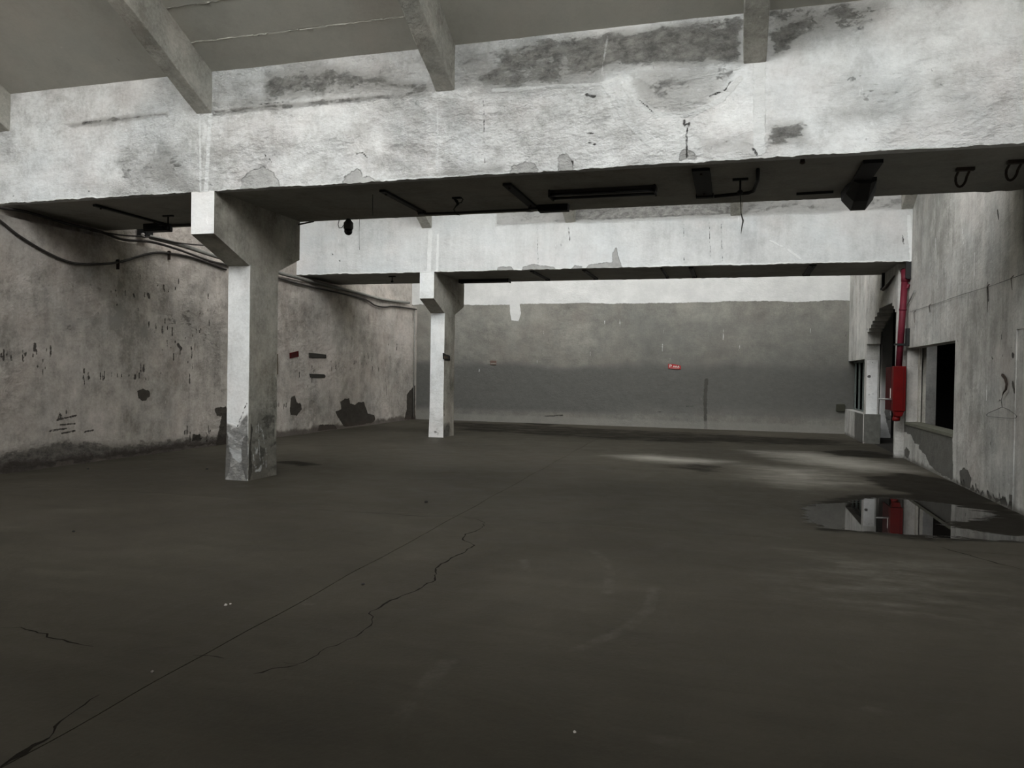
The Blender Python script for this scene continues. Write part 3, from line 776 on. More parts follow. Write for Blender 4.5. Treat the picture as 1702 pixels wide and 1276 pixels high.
def mkbeam(y, fields, mat, x0, x1, label, seed):
    def disp(u, v):
        d = np.zeros((len(u), 3))
        rag = .014 * vnoise(u, u * 0, 9, seed) + .010 * vnoise(u, u * 0, 2.3, seed + 1) + .012 * vnoise(u, u * 0, 25, seed + 2)
        d[:, 2] = np.where(v < ZS + .005, rag, rag * np.clip(1 - (v - ZS) / .12, 0, 1))
        d[:, 1] = .020 * vnoise(u, v, 1.5, seed + 3) + .008 * vnoise(u, v, 6, seed + 4)
        return d
    e = empty('concrete_beam', ((x0 + x1) / 2, y, ZS))
    b = MB()
    b.plate((0, y, 0), (1, 0, 0), (0, 0, 1), lin(x0, x1, .018), lin(ZS, ZT, .018), thick=.12, fields=fields, disp=disp, mi=0, mi_side=0, back=False)
    attach(b.build('front_face', mat), e)
    b = MB()
    xs = lin(x0, x1, .05); R = .02 * vnoise(xs, xs * 0, 8, seed + 7) + .02 * vnoise(xs, xs * 0, 3, seed + 8) + .012 * vnoise(xs, xs * 0, 19, seed + 9)
    Rf = .012 * vnoise(xs, xs * 0, 9, seed)
    n = len(xs); v = []
    for x, r, rf in zip(xs, R, Rf): v += [(x, y + .012, ZS + .012), (x, y + .9, ZS + .004), (x, y + BW - .02, ZS), (x, y + BW, ZS + .01 + r), (x, y + BW, ZT), (x, y + .03, ZT)]
    f = []
    for i in range(n - 1):
        for k in range(6):
            k2 = (k + 1) % 6; f.append((i * 6 + k, i * 6 + k2, (i + 1) * 6 + k2, (i + 1) * 6 + k))
    f.append(tuple(range(6))[::-1]); f.append(tuple((n - 1) * 6 + k for k in range(6)))
    b.add(v, f)
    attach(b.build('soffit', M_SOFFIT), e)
    tag(e, label, 'beam', 'deep whitewashed roof beams')
    return e
mkbeam(Y1, beam1_fields, M_BEAM, LW - .19, XR - .002, 'huge whitewashed concrete beam nearest the viewer, spanning the whole width', 20)
mkbeam(Y2, beam2_fields, M_BEAM2, LW - .19, XR - .002, 'whitewashed concrete beam farther back, resting on the second column', 40)

# ================================================================== ROOF
def zroof(y, yref): return ZT + (yref - y) * SL
b = MB()
for yref in (Y1 - PITCH, Y1, Y2, Y2 + PITCH):
    ya = max(yref - (PITCH - BW) - .25, YB - .2)
    yb_ = min(yref + .15, YF + .3)
    b.prism([(ya, zroof(ya, yref) + .14), (yb_, zroof(yb_, yref) + .14), (yb_, zroof(yb_, yref) + .30), (ya, zroof(ya, yref) + .30)], 0, LW - .5, XR + .5)
# girder of the bay above and behind the viewer
b.box(LW - .19, XR, Y1 - PITCH, Y1 - PITCH + BW, ZS, ZT)
b.box(LW - .19, XR, YB, Y1 - 2 * PITCH + BW, ZS + .5, ZT)
ceiling = struct(b.build('ceiling', M_ROOF), 'sawtooth roof of sloping concrete slabs')
RX = [-10.25, -6.82, -3.40, 0.14, 3.40]
def slab(x0, x1, ya, yb_, yref, dz=0.0):
    b = MB()
    b.prism([(ya, zroof(ya, yref) + dz), (yb_, zroof(yb_, yref) + dz), (yb_, zroof(yb_, yref) + .135), (ya, zroof(ya, yref) + .135)], 0, x0, x1)
    return b.build('roof_slab', M_ROOF, ceiling)
for i in range(5):
    x0, x1 = (LW - .2 if i == 0 else RX[i - 1]), RX[i]
    if i == 0: continue
    if i == 2: cuts = [8.66, 8.25, 7.80, 7.35, 6.90, 5.0, 2.55]
    elif i == 1: cuts = [8.66, 6.9, 5.0, 2.55]
    elif i == 3: cuts = [8.66, 7.6, 6.5, 5.0, 2.55]
    else: cuts = [8.66, 8.2, 7.6, 5.0, 2.55]
    for k, (yb_, ya) in enumerate(zip(cuts[:-1], cuts[1:])):
        slab(x0, x1, ya + .006, yb_ - .006 if k else yb_, Y1, .006 * (k % 2))
for x0, x1 in zip(RX[:-1], RX[1:]):
    slab(x0, x1, Y1 + BW - .1, Y2, Y2); slab(x0, x1, Y2 + BW - .1, YF + .02, Y2 + PITCH)
# mortar squeezed out along two slab joints
def seam(y, x0, x1, seed):
    rs = np.random.RandomState(seed); x = x0
    while x < x1:
        L = min(.15 + rs.rand() * .5, x1 - x); P = []
        for q in np.arange(x, x + L + .001, .04): P.append((q, y + rs.randn() * .005, zroof(y, Y1) + .003 + rs.randn() * .004))
        if len(P) > 2:
            b = MB(); b.tube(P, [.002 + .008 * q for q in rs.rand(len(P))], 5); b.build('mortar_seam', M_RAFT, ceiling)
        x += L + rs.rand() * .12
seam(8.25, -6.7, -3.52, 1); seam(7.80, -6.7, -5.9, 2)

# rafters
def rafter(x, yref, ylow, label, grp):
    rs = np.random.RandomState(int(abs(x * 100 + yref)))
    n = 24; ys = np.linspace(ylow, yref - (PITCH - BW) + .05, n); w = .12
    v = []
    for y in ys:
        zt = zroof(y, yref) + .02; zb = zt - .56
        j = rs.randn(4) * .004
        v += [(x - w + j[0], y, zb + j[1]), (x + w + j[2], y, zb + j[3]), (x + w + j[2], y, zt), (x - w + j[0], y, zt)]
    f = [(i * 4 + k, (i + 1) * 4 + k, (i + 1) * 4 + (k + 1) % 4, i * 4 + (k + 1) % 4) for i in range(n - 1) for k in range(4)]
    f += [(0, 1, 2, 3), tuple((n - 1) * 4 + k for k in (3, 2, 1, 0))]
    b = MB(); b.add(v, f); o = b.build('roof_rafter', M_RAFT, bevel=.012)
    o.data.materials.clear(); o.data.materials.append(M_RAFT)
    return tag(o, label, 'rafter', grp)
g1 = 'sloping concrete rafters above the near beam'
rafter(RX[0], Y1, Y1 + .03, 'concrete rafter cut by the left picture edge, above the near beam', g1)
rafter(RX[1], Y1, Y1 + .03, 'sloping concrete rafter directly above the big near column', g1)
rafter(RX[2], Y1, Y1 + .03, 'sloping concrete rafter meeting the near beam at its middle', g1)
rafter(RX[3] + .015, Y1, Y1 + .03, 'concrete rafter seen end-on beside the dark rough plaster patch', g1)
g2 = 'short rafter ends above the far beam'
rafter(-6.99, Y2, Y2 + .03, 'rafter end above the far column, over the second beam', g2)
rafter(-3.55, Y2, Y2 + .03, 'rafter end left of the middle of the second beam', g2)
rafter(0.0, Y2, Y2 + .03, 'grey rafter end on the second beam behind the hanging wire', g2)
rafter(3.26, Y2, Y2 + .03, 'rafter end in the corner of second beam and right wall', g2)

# clerestory windows above each beam (the source of the daylight)
glass = NT('dusty_window_glass'); tr = glass.n('ShaderNodeBsdfTransparent'); gl = glass.n('ShaderNodeBsdfGlossy'); mx = glass.n('ShaderNodeMixShader')
tr.inputs[0].default_value = (.90, .90, .90, 1); gl.inputs['Roughness'].default_value = .15; mx.inputs[0].default_value = .05
glass.l(tr.outputs[0], mx.inputs[1]); glass.l(gl.outputs[0], mx.inputs[2]); glass.l(mx.outputs[0], glass.out.inputs[0])
for i, (y, z0, z1) in enumerate(GLAZ):
    b = MB()
    for x in np.linspace(LW - .1, XR, 15): b.box(x - .03, x + .03, y - .07, y - .02, z0, z1)
    for z in (z0, (z0 + z1) / 2, z1 - .04): b.box(LW - .15, XR, y - .07, y - .02, z, z + .04)
    w = struct(b.build('window_%d' % (i + 2), M_FRAME), 'steel clerestory sash above the beam')
    b = MB(); b.add([(LW - .2, y - .045, z0), (XR + .1, y - .045, z0), (XR + .1, y - .045, z1), (LW - .2, y - .045, z1)], [(0, 1, 2, 3)])
    b.build('glass', glass.m, w)

# ================================================================== COLUMNS
def column(xl, xr, yf, yb_, cap, label, fields_f, fields_s, ztop):
    cx_, cy_ = (xl + xr) / 2, (yf + yb_) / 2
    e = empty('concrete_column', (cx_, cy_, 0))
    b = MB()
    def df(u, v):
        d = np.zeros((len(u), 3)); d[:, 0] = .006 * vnoise(v, u, 4, 3); d[:, 1] = -.012 * np.clip(1 - v / .5, 0, 1)
        d[:, 0] += np.where(u < cx_, -1, 1) * .012 * np.clip(1 - v / .6, 0, 1); return d
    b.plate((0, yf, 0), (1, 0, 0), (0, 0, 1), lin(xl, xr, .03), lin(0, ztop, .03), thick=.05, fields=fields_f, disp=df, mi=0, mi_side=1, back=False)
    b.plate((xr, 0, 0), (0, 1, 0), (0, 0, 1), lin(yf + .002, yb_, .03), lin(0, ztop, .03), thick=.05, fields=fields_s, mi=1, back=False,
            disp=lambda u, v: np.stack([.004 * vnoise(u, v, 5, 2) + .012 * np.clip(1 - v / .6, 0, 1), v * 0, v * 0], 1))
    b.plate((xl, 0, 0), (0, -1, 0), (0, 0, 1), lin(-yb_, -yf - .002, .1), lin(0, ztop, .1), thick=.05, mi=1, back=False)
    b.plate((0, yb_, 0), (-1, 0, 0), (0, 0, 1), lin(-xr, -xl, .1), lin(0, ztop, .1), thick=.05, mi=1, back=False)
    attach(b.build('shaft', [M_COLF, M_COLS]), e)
    b = MB()
    # cantilevered head: profile in (y,z)
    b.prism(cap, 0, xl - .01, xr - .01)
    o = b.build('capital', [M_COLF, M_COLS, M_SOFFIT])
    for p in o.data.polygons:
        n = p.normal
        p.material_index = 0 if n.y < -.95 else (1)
    attach(o, e)
    return tag(e, label, 'column', 'concrete columns with cantilevered heads')
def c1f(u, v):
    a = F(u)
    q = lambda *p: PY(9.45, p)
    lim = .98 + .0 * u
    sdf_poly(u, v, q((374, 800), (375, 708), (379, 725), (381, 745), (385, 770), (380, 790), (376, 800)), a['peel'])
    sdf_poly(u, v, q((412, 800), (412, 722), (405, 728), (401, 740), (402, 770), (406, 790), (409, 800)), a['peel'])
    soft(u, v, q((374, 700), (390, 706), (395, 708), (402, 695), (413, 683), (413, 800), (374, 800)), a['rough'], .85, .06)
    sdf_poly(u, v, q((381, 744), (390, 747), (402, 747), (401, 770), (396, 769), (388, 760)), a['white'])
    sdf_line(u, v, q((395, 708), (402, 690), (410, 670)), .008, a['chip'], .1)
    return a
def c1s(u, v):
    a = F(u)
    q = lambda *p: PX(-6.64, p)
    sdf_poly(u, v, q((412, 800), (412, 706), (417, 703), (420, 712), (418, 735), (416, 760), (418, 785), (414, 798)), a['peel'])
    sdf_line(u, v, q((424, 782), (432, 781), (433, 775)), .02, a['white'], .15); sdf_line(u, v, q((422, 772), (426, 778)), .01, a['white'], .15)
    for (x, y, h) in ((425, 708, 10), (429, 705, 14), (434, 707, 12), (442, 745, 12), (441, 765, 10), (436, 715, 8), (430, 730, 20), (424, 740, 14), (438, 722, 16), (427, 745, 9), (431, 752, 14), (436, 760, 10), (421, 755, 12)): sdf_line(u, v, q((x, y), (x + 1, y + h)), .011, a['white'], .12)
    sdf_line(u, v, q((411.5, 660), (412, 680)), .02, a['chip'], .12)
    soft(u, v, [(9.4, 0), (10.3, 0), (10.3, 1.0), (9.4, 1.05)], a['rough'], .62, .25)
    a['white'] = np.minimum(a['white'], np.abs(u - 9.45) - .004 + (v < 1.05) * .2 + .05 * vnoise(v, v * 0, 5, 61))
    return a
CAP1 = [(8.665, ZS + .02), (8.665, 3.39), (9.45, 3.07), (10.14, 3.07), (10.75, 3.34), (10.75, ZS + .02)]
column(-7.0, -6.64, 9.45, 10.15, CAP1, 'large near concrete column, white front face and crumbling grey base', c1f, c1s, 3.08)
def c2f(u, v):
    a = F(u); q = lambda *p: PY(17.49, p)
    soft(u, v, q((713, 680), (738, 690), (738, 728), (713, 728)), a['rough'], .35, .3)
    return a
def c2s(u, v):
    a = F(u); q = lambda *p: PX(-6.79, p)
    soft(u, v, q((736, 705), (747, 700), (747, 728), (736, 728)), a['rough'], .9, .15)
    sdf_line(u, v, q((737, 640), (738, 690)), .015, a['peel'], .2); return a
CAP2 = [(16.79, ZS + .02), (16.79, 3.33), (17.49, 3.04), (18.20, 3.04), (18.88, 3.31), (18.88, ZS + .02)]
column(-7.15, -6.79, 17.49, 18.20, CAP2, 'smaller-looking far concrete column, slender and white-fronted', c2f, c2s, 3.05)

# ================================================================== SOFFIT FITTINGS
def strap(x, y0, y1, w, label, mat=M_BLACK, lip=.05):
    e = empty('steel_strap', (x, (y0 + y1) / 2, ZS))
    b = MB(); b.box(x - w / 2, x + w / 2, y0, y1, ZS - .03, ZS + .002)
    b.box(x - w / 2 - .01, x + w / 2 + .01, y1 - .06, y1 + .02, ZS - lip, ZS + .002)
    attach(b.build('bar', mat, bevel=.004), e)
    for y in (y0 + .12, y1 - .18):
        b = MB(); b.lathe([(.014, ZS - .048), (.014, ZS - .03)], x, y, 6); attach(b.build('bolt', M_RUST), e)
    return tag(e, label, 'strap', 'black steel straps under the beams')
strap(-8.95, 9.0, 10.38, .06, 'rusty strap under near beam, left of the big column')
strap(-4.42, 9.08, 10.42, .08, 'black strap right of the dome camera, under the near beam')
strap(-2.74, 9.10, 10.44, .11, 'black strap left of the long double-tube lamp')
strap(-0.40, 8.93, 10.22, .20, 'wide black plate right of the long double-tube lamp')
def bolted(px, label, w=.09):
    x, y = onZ(px, 458, ZS); strap(x, 16.95, 18.5, w, label)
bolted(900, 'first dark strap under far beam right of the far column')
bolted(985, 'second dark strap under the far beam from the far column')
bolted(1108, 'thin strap under the far beam above the red wall plate', .05)
bolted(1154, 'dark strap under the far beam, right of its middle', .10)
bolted(1338, 'last dark strap under the far beam before the right wall', .14)
# conduit along the soffits
def conduit(pts, r, label, mat=M_CABLE, cat='conduit', name='conduit', group=None, seg=8):
    b = MB(); b.tube(pts, r, seg); o = b.build(name, mat, smooth=True); return tag(o, label, cat, group)
conduit([(-8.86, 10.50, ZS - .028), (-8.0, 10.51, ZS - .03), (-7.1, 10.5, ZS - .03)], .022, 'dark conduit under the near beam left of the big column')
conduit([(-4.5, 10.46, ZS - .03), (-3.9, 10.45, ZS - .04), (-2.8, 10.50, ZS - .03)], .018, 'dark conduit linking the two straps right of the dome camera')
def fixture(x0, x1, y, label):
    e = empty('fluorescent_lamp', ((x0 + x1) / 2, y, ZS))
    b = MB(); b.prism([(y - .10, ZS + .002), (y - .06, ZS - .05), (y + .06, ZS - .05), (y + .10, ZS + .002)], 0, x0, x1)
    attach(b.build('housing', M_CABLE, bevel=.005), e)
    for dy in (-.10, .10):
        b = MB(); b.tube([(x0 + .03, y + dy, ZS - .062), (x1 - .03, y + dy, ZS - .062)], .019, 10)
        attach(b.build('tube', M_TUBE, smooth=True), e)
    for x in (x0 + .01, x1 - .03):
        b = MB(); b.box(x, x + .022, y - .13, y + .13, ZS - .09, ZS + .002); attach(b.build('end_bracket', M_BLACK), e)
    return tag(e, label, 'lamp', 'unlit double-tube lamps under the beams')
fixture(-2.33, -.96, 9.68, 'long unlit double-tube lamp under the near beam')
fixture(-6.72, -5.40, 18.35, 'unlit double-tube lamp under the far beam beside the far column')
# small box on the soffit behind the second strap
b = MB(); b.box(-2.66, -2.24, 10.36, 10.50, ZS - .09, ZS + .002); b.box(-2.64, -2.26, 10.35, 10.37, ZS - .075, ZS - .01)
tag(b.build('junction_box', M_BLACK, bevel=.006), 'flat dark box at the end of the strap left of the lamp', 'box')
b = MB(); b.box(-9.35, -8.9, 10.4, 10.56, ZS - .12, ZS + .01); b.box(-9.3, -8.95, 10.38, 10.4, ZS - .10, ZS - .02)
tag(b.build('junction_box', M_BLACK, bevel=.006), 'dark box under the near beam left of the big column', 'box')
# T-shaped hangers
def hanger(x, y, h, label, tail=None, loop=False):
    e = empty('ceiling_hook', (x, y, ZS))
    b = MB(); b.box(x - .09, x + .09, y - .02, y + .02, ZS - .02, ZS + .02); attach(b.build('cross_bar', M_BLACK), e)
    b = MB(); b.tube([(x, y, ZS), (x, y, ZS - h)], .012, 8); attach(b.build('stem', M_BLACK, smooth=True), e)
    b = MB()
    if loop:
        b.tube([(x + .03 * math.sin(a), y, ZS - h - .035 + .035 * math.cos(a)) for a in np.linspace(0, 2 * math.pi, 13)], .008, 6)
        attach(b.build('ring', M_BLACK, smooth=True), e)
    else:
        b.lathe([(.012, ZS - h - .035), (.03, ZS - h - .025), (.034, ZS - h), (.014, ZS - h + .02)], x, y, 12); attach(b.build('knob', M_BLACK, smooth=True), e)
    if tail:
        b = MB(); b.tube([(x, y, ZS - h - .03)] + [(x + t[0], y, ZS - h - t[1]) for t in tail], [.006] * (len(tail) - 2) + [.012, .007, .003], 6)
        attach(b.build('dangling_wire', M_WIRE), e)
    return tag(e, label, 'hook', 'T-shaped iron hooks under the beams')
hanger(.035, 9.5, .15, 'T-shaped hook with a dangling wire under the near beam', tail=[(.01, .15), (.015, .26), (.04, .35), (.025, .44), (.02, .50)])
hanger(-8.43, 9.9, .16, 'T-shaped hook with a ring, left of the big column', loop=True)
x, y = onZ(662, 462, ZS); hanger(x, 17.4, .12, 'tiny T-shaped hook under the far beam left of the far column')
# curled hook
b = MB(); b.box(-3.68, -3.56, 9.68, 9.72, ZS - .02, ZS + .02)
b.tube([(-3.66, 9.7, ZS - .01), (-3.62, 9.7, ZS - .05), (-3.60, 9.7, ZS - .09), (-3.63, 9.7, ZS - .12), (-3.66, 9.7, ZS - .16), (-3.62, 9.7, ZS - .22), (-3.57, 9.7, ZS - .24)], [.012, .022, .020, .008, .006, .006, .004], 7)
b.tube([(-3.56, 9.7, ZS), (-3.53, 9.7, ZS - .03), (-3.55, 9.7, ZS - .07), (-3.60, 9.7, ZS - .08)], .007, 6)
tag(b.build('bent_hook', M_BLACK), 'bent hook with a curled wire between the two narrow straps', 'hook')
# L-shaped conduit reaching to the T hook
conduit([(.22, 9.05, ZS - .02), (.23, 9.5, ZS - .03), (.20, 10.02, ZS - .03), (.14, 10.12, ZS - .03), (-.28, 10.20, ZS - .035)], .022, 'L-shaped dark conduit beside the T hook with wire', M_BLACK)
conduit([(.72, 10.3, ZS - .03), (1.15, 10.26, ZS - .035)], .018, 'short dark conduit joining the black faceted box', M_BLACK)
# black faceted hopper bracket
e = empty('faceted_bracket', (1.44, 9.8, ZS))
b = MB()
b.prism([(1.30, ZS - .03), (1.50, ZS - .03), (1.50, ZS + .01), (1.30, ZS + .01)], 1, 9.0, 9.9)
attach(b.build('arm', M_BLACK), e)
b = MB()
secs = [(9.75, [(1.33, ZS), (1.56, ZS), (1.56, ZS - .04), (1.50, ZS - .07), (1.38, ZS - .07), (1.31, ZS - .04)]),
        (10.1, [(1.27, ZS), (1.57, ZS), (1.60, ZS - .10), (1.52, ZS - .20), (1.36, ZS - .20), (1.27, ZS - .10)]),
        (10.5, [(1.26, ZS), (1.62, ZS), (1.64, ZS - .10), (1.55, ZS - .23), (1.38, ZS - .23), (1.27, ZS - .10)]),
        (10.62, [(1.30, ZS), (1.58, ZS), (1.60, ZS - .08), (1.53, ZS - .20), (1.39, ZS - .20), (1.30, ZS - .08)])]
v = [(p[0], y, p[1] + .001) for y, ps in secs for p in ps]; f = [(i * 6 + k, (i + 1) * 6 + k, (i + 1) * 6 + (k + 1) % 6, i * 6 + (k + 1) % 6) for i in range(3) for k in range(6)]
f += [(5, 4, 3, 2, 1, 0), (18, 19, 20, 21, 22, 23)]
b.add(v, f); attach(b.build('body', M_BLACK), e)
tag(e, 'black faceted metal box hanging under the near beam toward the right wall', 'bracket')
# U clamps
def clamp(x, y, label):
    b = MB()
    b.tube([(x - .055, y, ZS + .0)] + [(x - .055 * math.cos(a), y + .15 + .05 * math.sin(a), ZS - .06 - .10 * math.sin(a)) for a in np.linspace(0, math.pi, 9)] + [(x + .055, y, ZS)], .014, 7)
    b.box(x - .09, x + .09, y - .03, y + .03, ZS - .03, ZS + .01)
    return tag(b.build('pipe_clamp', M_RUST), label, 'clamp', 'rusty U-clamps under the near beam')
clamp(2.42, 9.55, 'rusty U-shaped clamp under the near beam by the right wall')
clamp(2.86, 9.35, 'faint rusty clamp under the near beam at the right picture edge')
# dome camera
cx_, cy_ = -5.78, 10.72
e = empty('dome_camera', (cx_, cy_, ZS - .02))
b = MB(); b.lathe([(.065, ZS - .16), (.075, ZS - .15), (.075, ZS - .06), (.05, ZS - .035), (.03, ZS + .0)], cx_, cy_, 24); attach(b.build('housing', M_CAMW, smooth=True), e)
b = MB(); b.lathe([(.004, ZS - .252)] + [(.063 * math.cos(a), ZS - .19 - .063 * math.sin(a)) for a in np.linspace(1.4, 0, 8)] + [(.063, ZS - .155)], cx_, cy_, 24)
attach(b.build('dome', M_DOME, smooth=True), e)
b = MB(); b.tube([(cx_ - .07, cy_, ZS - .07), (cx_ - .11, cy_, ZS - .13), (cx_ - .16, cy_, ZS - .135), (cx_ - .18, cy_, ZS - .08), (cx_ - .16, cy_, ZS - .0)], .006, 6); attach(b.build('cable', M_CABLE), e)
tag(e, 'small dark dome security camera hanging from the rear of near beam', 'camera')
conduit([(-5.60, 10.74, ZS - .0), (-5.605, 10.74, ZS - .2), (-5.60, 10.74, ZS - .42), (-5.595, 10.74, ZS - .48)], .003, 'thin wire hanging straight down beside the dome camera', M_WIRE, 'wire', 'hanging_wire', seg=5)
conduit([(-6.66, 10.70, ZS - .06), (-6.58, 10.76, ZS - .03), (-6.42, 10.78, ZS - .0)], .012, 'short cable end beside the big column head', M_CABLE, 'cable', 'cable_end')
conduit([(-4.66, 9.3, ZS), (-4.66, 9.3, ZS - .18), (-4.655, 9.3, ZS - .28)], .004, 'thin wires hanging by the strap right of the dome camera', M_WIRE, 'wire', 'hanging_wire', seg=5)
# small spall studs under the beam edge
for px, py, lab in ((1334, 265, 'small rusty stud on the underside of near beam, right half'),):
    x, y = onZ(px, py, ZS); b = MB(); b.lathe([(.012, ZS - .05), (.03, ZS - .04), (.02, ZS + .01)], x, y, 8); tag(b.build('stud', M_RUST), lab, 'stud')

# ================================================================== LEFT WALL CABLES
def wall_run(pts, r, label, mat, off=.05, name='cable', cat='cable', group='cables along the left wall'):
    P = [(LW + off, y, z) for y, z in PX(LW + off, pts)]
    # smooth
    Q = []
    for i in range(len(P) - 1):
        p0, p1_, p2_, p3 = (np.array(P[max(0, min(len(P) - 1, i + k))]) for k in (-1, 0, 1, 2))
        for t in np.linspace(0, 1, 6, endpoint=False):
            Q.append(tuple(.5 * ((2 * p1_) + (-p0 + p2_) * t + (2 * p0 - 5 * p1_ + 4 * p2_ - p3) * t * t + (-p0 + 3 * p1_ - 3 * p2_ + p3) * t ** 3)))
    Q.append(P[-1])
    b = MB(); b.tube(Q, r, 8); return tag(b.build(name, mat, smooth=True), label, cat, group)
wall_run([(-60, 330), (0, 345), (44, 352), (117, 373), (164, 384), (205, 398), (250, 402), (294, 414), (347, 433), (376, 440), (449, 458), (506, 474), (600, 495), (623, 507), (639, 510), (656, 509), (692, 514)], .022,
         'thick straight dark cable along the top of the left wall', M_CABLE, .05)
wall_run([(-60, 325), (0, 367), (29, 390), (73, 417), (117, 436), (159, 439), (200, 435), (250, 421), (282, 421), (323, 429), (376, 448)], .020,
         'sagging dark cable looping across the left wall', M_CABLE, .035)
wall_run([(250, 394), (300, 407), (376, 431), (448, 449), (489, 460), (560, 478), (600, 488), (629, 496), (653, 500), (680, 503)], .042,
         'pale dusty conduit along the ledge of the left wall', M_PALE, .06, 'trunk_conduit', 'conduit')
wall_run([(150, 383), (205, 391), (250, 394), (300, 404), (345, 408)], .014, 'thin dark cable hanging above the pale conduit, left wall', M_CABLE, .12)
y, z = PX(LW + .04, [(690, 514)])[0]
b = MB(); b.tube([(LW + .04, 23.6, z), (LW + .04, 23.6, 2.0), (LW + .04, 23.6, .1)], .018, 8)
tag(b.build('drop_conduit', M_PALE, smooth=True), 'vertical conduit down the far left corner', 'conduit')
for k, (px, py) in enumerate(((196, 436), (281, 421))):
    y, z = PX(LW + .03, [(px, py)])[0]
    b = MB(); b.box(LW, LW + .06, y - .006, y + .006, z - .12, z + .05); b.box(LW + .0, LW + .065, y - .02, y + .02, z + .02, z + .032)
    tag(b.build('cable_clip', M_RUST), ('left' if k == 0 else 'right') + ' iron clip holding the sagging cable on left wall', 'clip', 'iron clips of the sagging cable')
y, z = PX(LW + .1, [(236, 391)])[0]
b = MB(); b.lathe([(.02, z - .03), (.035, z - .02), (.02, z), (.035, z + .02), (.015, z + .04)], LW + .12, y, 10)
tag(b.build('glint_knob', M_WHITE, smooth=True), 'small white knob added for the bright gap at the left wall cables near the ceiling', 'glint_knob')  # added white knob in place of a bright gap where cables exit
b = MB(); b.box(LW - .15, LW + .05, 11.45, 11.62, 3.97, 4.30); b.box(LW - .1, LW + .06, 11.47, 11.6, 4.0, 4.27)
tag(b.build('switch_box', M_BLACK), 'small black box above the left wall cables behind the near beam', 'box')

# ================================================================== THINGS ON THE LEFT WALL
def wall_board(pts, name, mat, label, cat, th=.025, group=None):
    q = PX(LW, pts); b = MB(); b.prism(q, 0, LW, LW + th); return tag(b.build(name, mat, bevel=.003), label, cat, group)
wall_board([(457, 588), (461, 588), (461, 622), (457, 621)], 'wooden_batten', M_WOODB, 'upright brown wooden batten on left wall beside the big column', 'board')
wall_board([(513, 586), (541, 589), (541, 595), (513, 594)], 'shelf_board', M_WOODD, 'upper of two dark horizontal boards on the left wall', 'board', group='dark horizontal boards')
wall_board([(514, 621), (538, 622), (540, 624.5), (539, 627.5), (515, 627)], 'shelf_board', M_WOODD, 'lower of two dark horizontal boards on the left wall', 'board', group='dark horizontal boards')
e = empty('red_plaque', (LW, 16.4, 1.95))
b = MB(); q = PX(LW, [(481, 586.5), (495.5, 583), (496, 592.5), (481.5, 595.5)]); b.prism(q, 0, LW, LW + .012); attach(b.build('plate', M_REDD), e)
b = MB()
for t in (.28, .5, .72):
    y0_, z0_ = q[0][0] + (q[1][0] - q[0][0]) * t, (q[0][1] + (q[1][1] - q[0][1]) * t + q[3][1] + (q[2][1] - q[3][1]) * t) / 2
    b.box(LW + .012, LW + .014, y0_ - .035, y0_ + .035, z0_ + .015, z0_ + .028); b.box(LW + .012, LW + .014, y0_ - .035, y0_ + .035, z0_ - .028, z0_ - .015)
    b.box(LW + .012, LW + .014, y0_ - .007, y0_ + .007, z0_ - .035, z0_ + .035)
attach(b.build('faded_lettering', M_RUST), e)
tag(e, 'tilted dark red plaque with faded lettering on the left wall', 'sign')

# ================================================================== THINGS ON THE BACK WALL
def back_plate(pts, name, mat, label, cat, th=.02, parent=None):
    q = PY(YF, pts); b = MB(); b.prism([(a, z) for a, z in q][::-1], 1, YF - th, YF); o = b.build(name, mat)
    return attach(o, parent) if parent else tag(o, label, cat)
e = empty('red_sign', (-1.7, YF, 1.9))
back_plate([(1110.5, 604.5), (1119, 605), (1131.5, 607.5), (1131.5, 613.5), (1111, 612.5)], 'plate', M_SIGNR, None, None, parent=e)
b = MB()
def stroke(x0, z0, x1, z1, w=.010):
    L = math.hypot(x1 - x0, z1 - z0); nx, nz = -(z1 - z0) / L * w, (x1 - x0) / L * w
    b.prism([(x0 + nx, z0 + nz), (x1 + nx, z1 + nz), (x1 - nx, z1 - nz), (x0 - nx, z0 - nz)], 1, YF - .024, YF - .019)
xa, za = onY(1113.2, 608.2, YF)
for s in ((0, -.04, 0, .045), (0, .04, .055, .03), (.055, .03, .05, -.002), (.05, 0, 0, -.005)): stroke(xa + s[0], za + s[1], xa + s[2], za + s[3])
for k, px in enumerate((1120.3, 1123.7, 1127.6)):
    xa, za = onY(px, 608.6 + k * .25, YF)
    stroke(xa - .025, za - .028, xa, za + .022); stroke(xa, za + .022, xa + .025, za - .028); stroke(xa - .02, za - .01, xa + .02, za - .01, .006)
xa, za = onY(1113, 611.4, YF); xb, zb = onY(1129, 611.8, YF); stroke(xa, za, xb, zb, .004)
attach(b.build('lettering', M_WHITE), e)
tag(e, 'small bright red sign with white lettering on the far wall', 'sign')
e = empty('small_plate', (-7.5, YF, 1.9))
back_plate([(815, 599), (825.5, 599.5), (825, 606.5), (815, 606)], 'plate', M_PLATE, None, None, parent=e)
back_plate([(816, 603.6), (824.3, 603.6), (824.3, 605), (816, 605)], 'pale_strip', M_PALE, None, None, .025, parent=e)
tag(e, 'small rust-brown plate on the far wall right of the far column', 'plate')
back_plate([(1389.5, 671.5), (1404, 671.5), (1404, 683), (1389.5, 683)], 'metal_plate', M_OLIVE, 'dark olive plate low on the far wall by right corner', 'plate', .05)
e = empty('column_plate', (-6.76, 17.8, 1.95))
q = PX(-6.78, [(736.6, 586.5), (740, 588.5), (747, 591), (747.5, 599), (737, 597)])
b = MB(); b.prism(q, 0, -6.795, -6.765); attach(b.build('plate', M_BLACK), e)
b = MB(); q = PX(-6.76, [(738, 591), (744.5, 593), (744.5, 596.5), (738, 595)]); b.prism(q, 0, -6.765, -6.762); attach(b.build('worn_label', M_WOODB), e)
tag(e, 'small black plate on the dark side of the far column', 'plate')

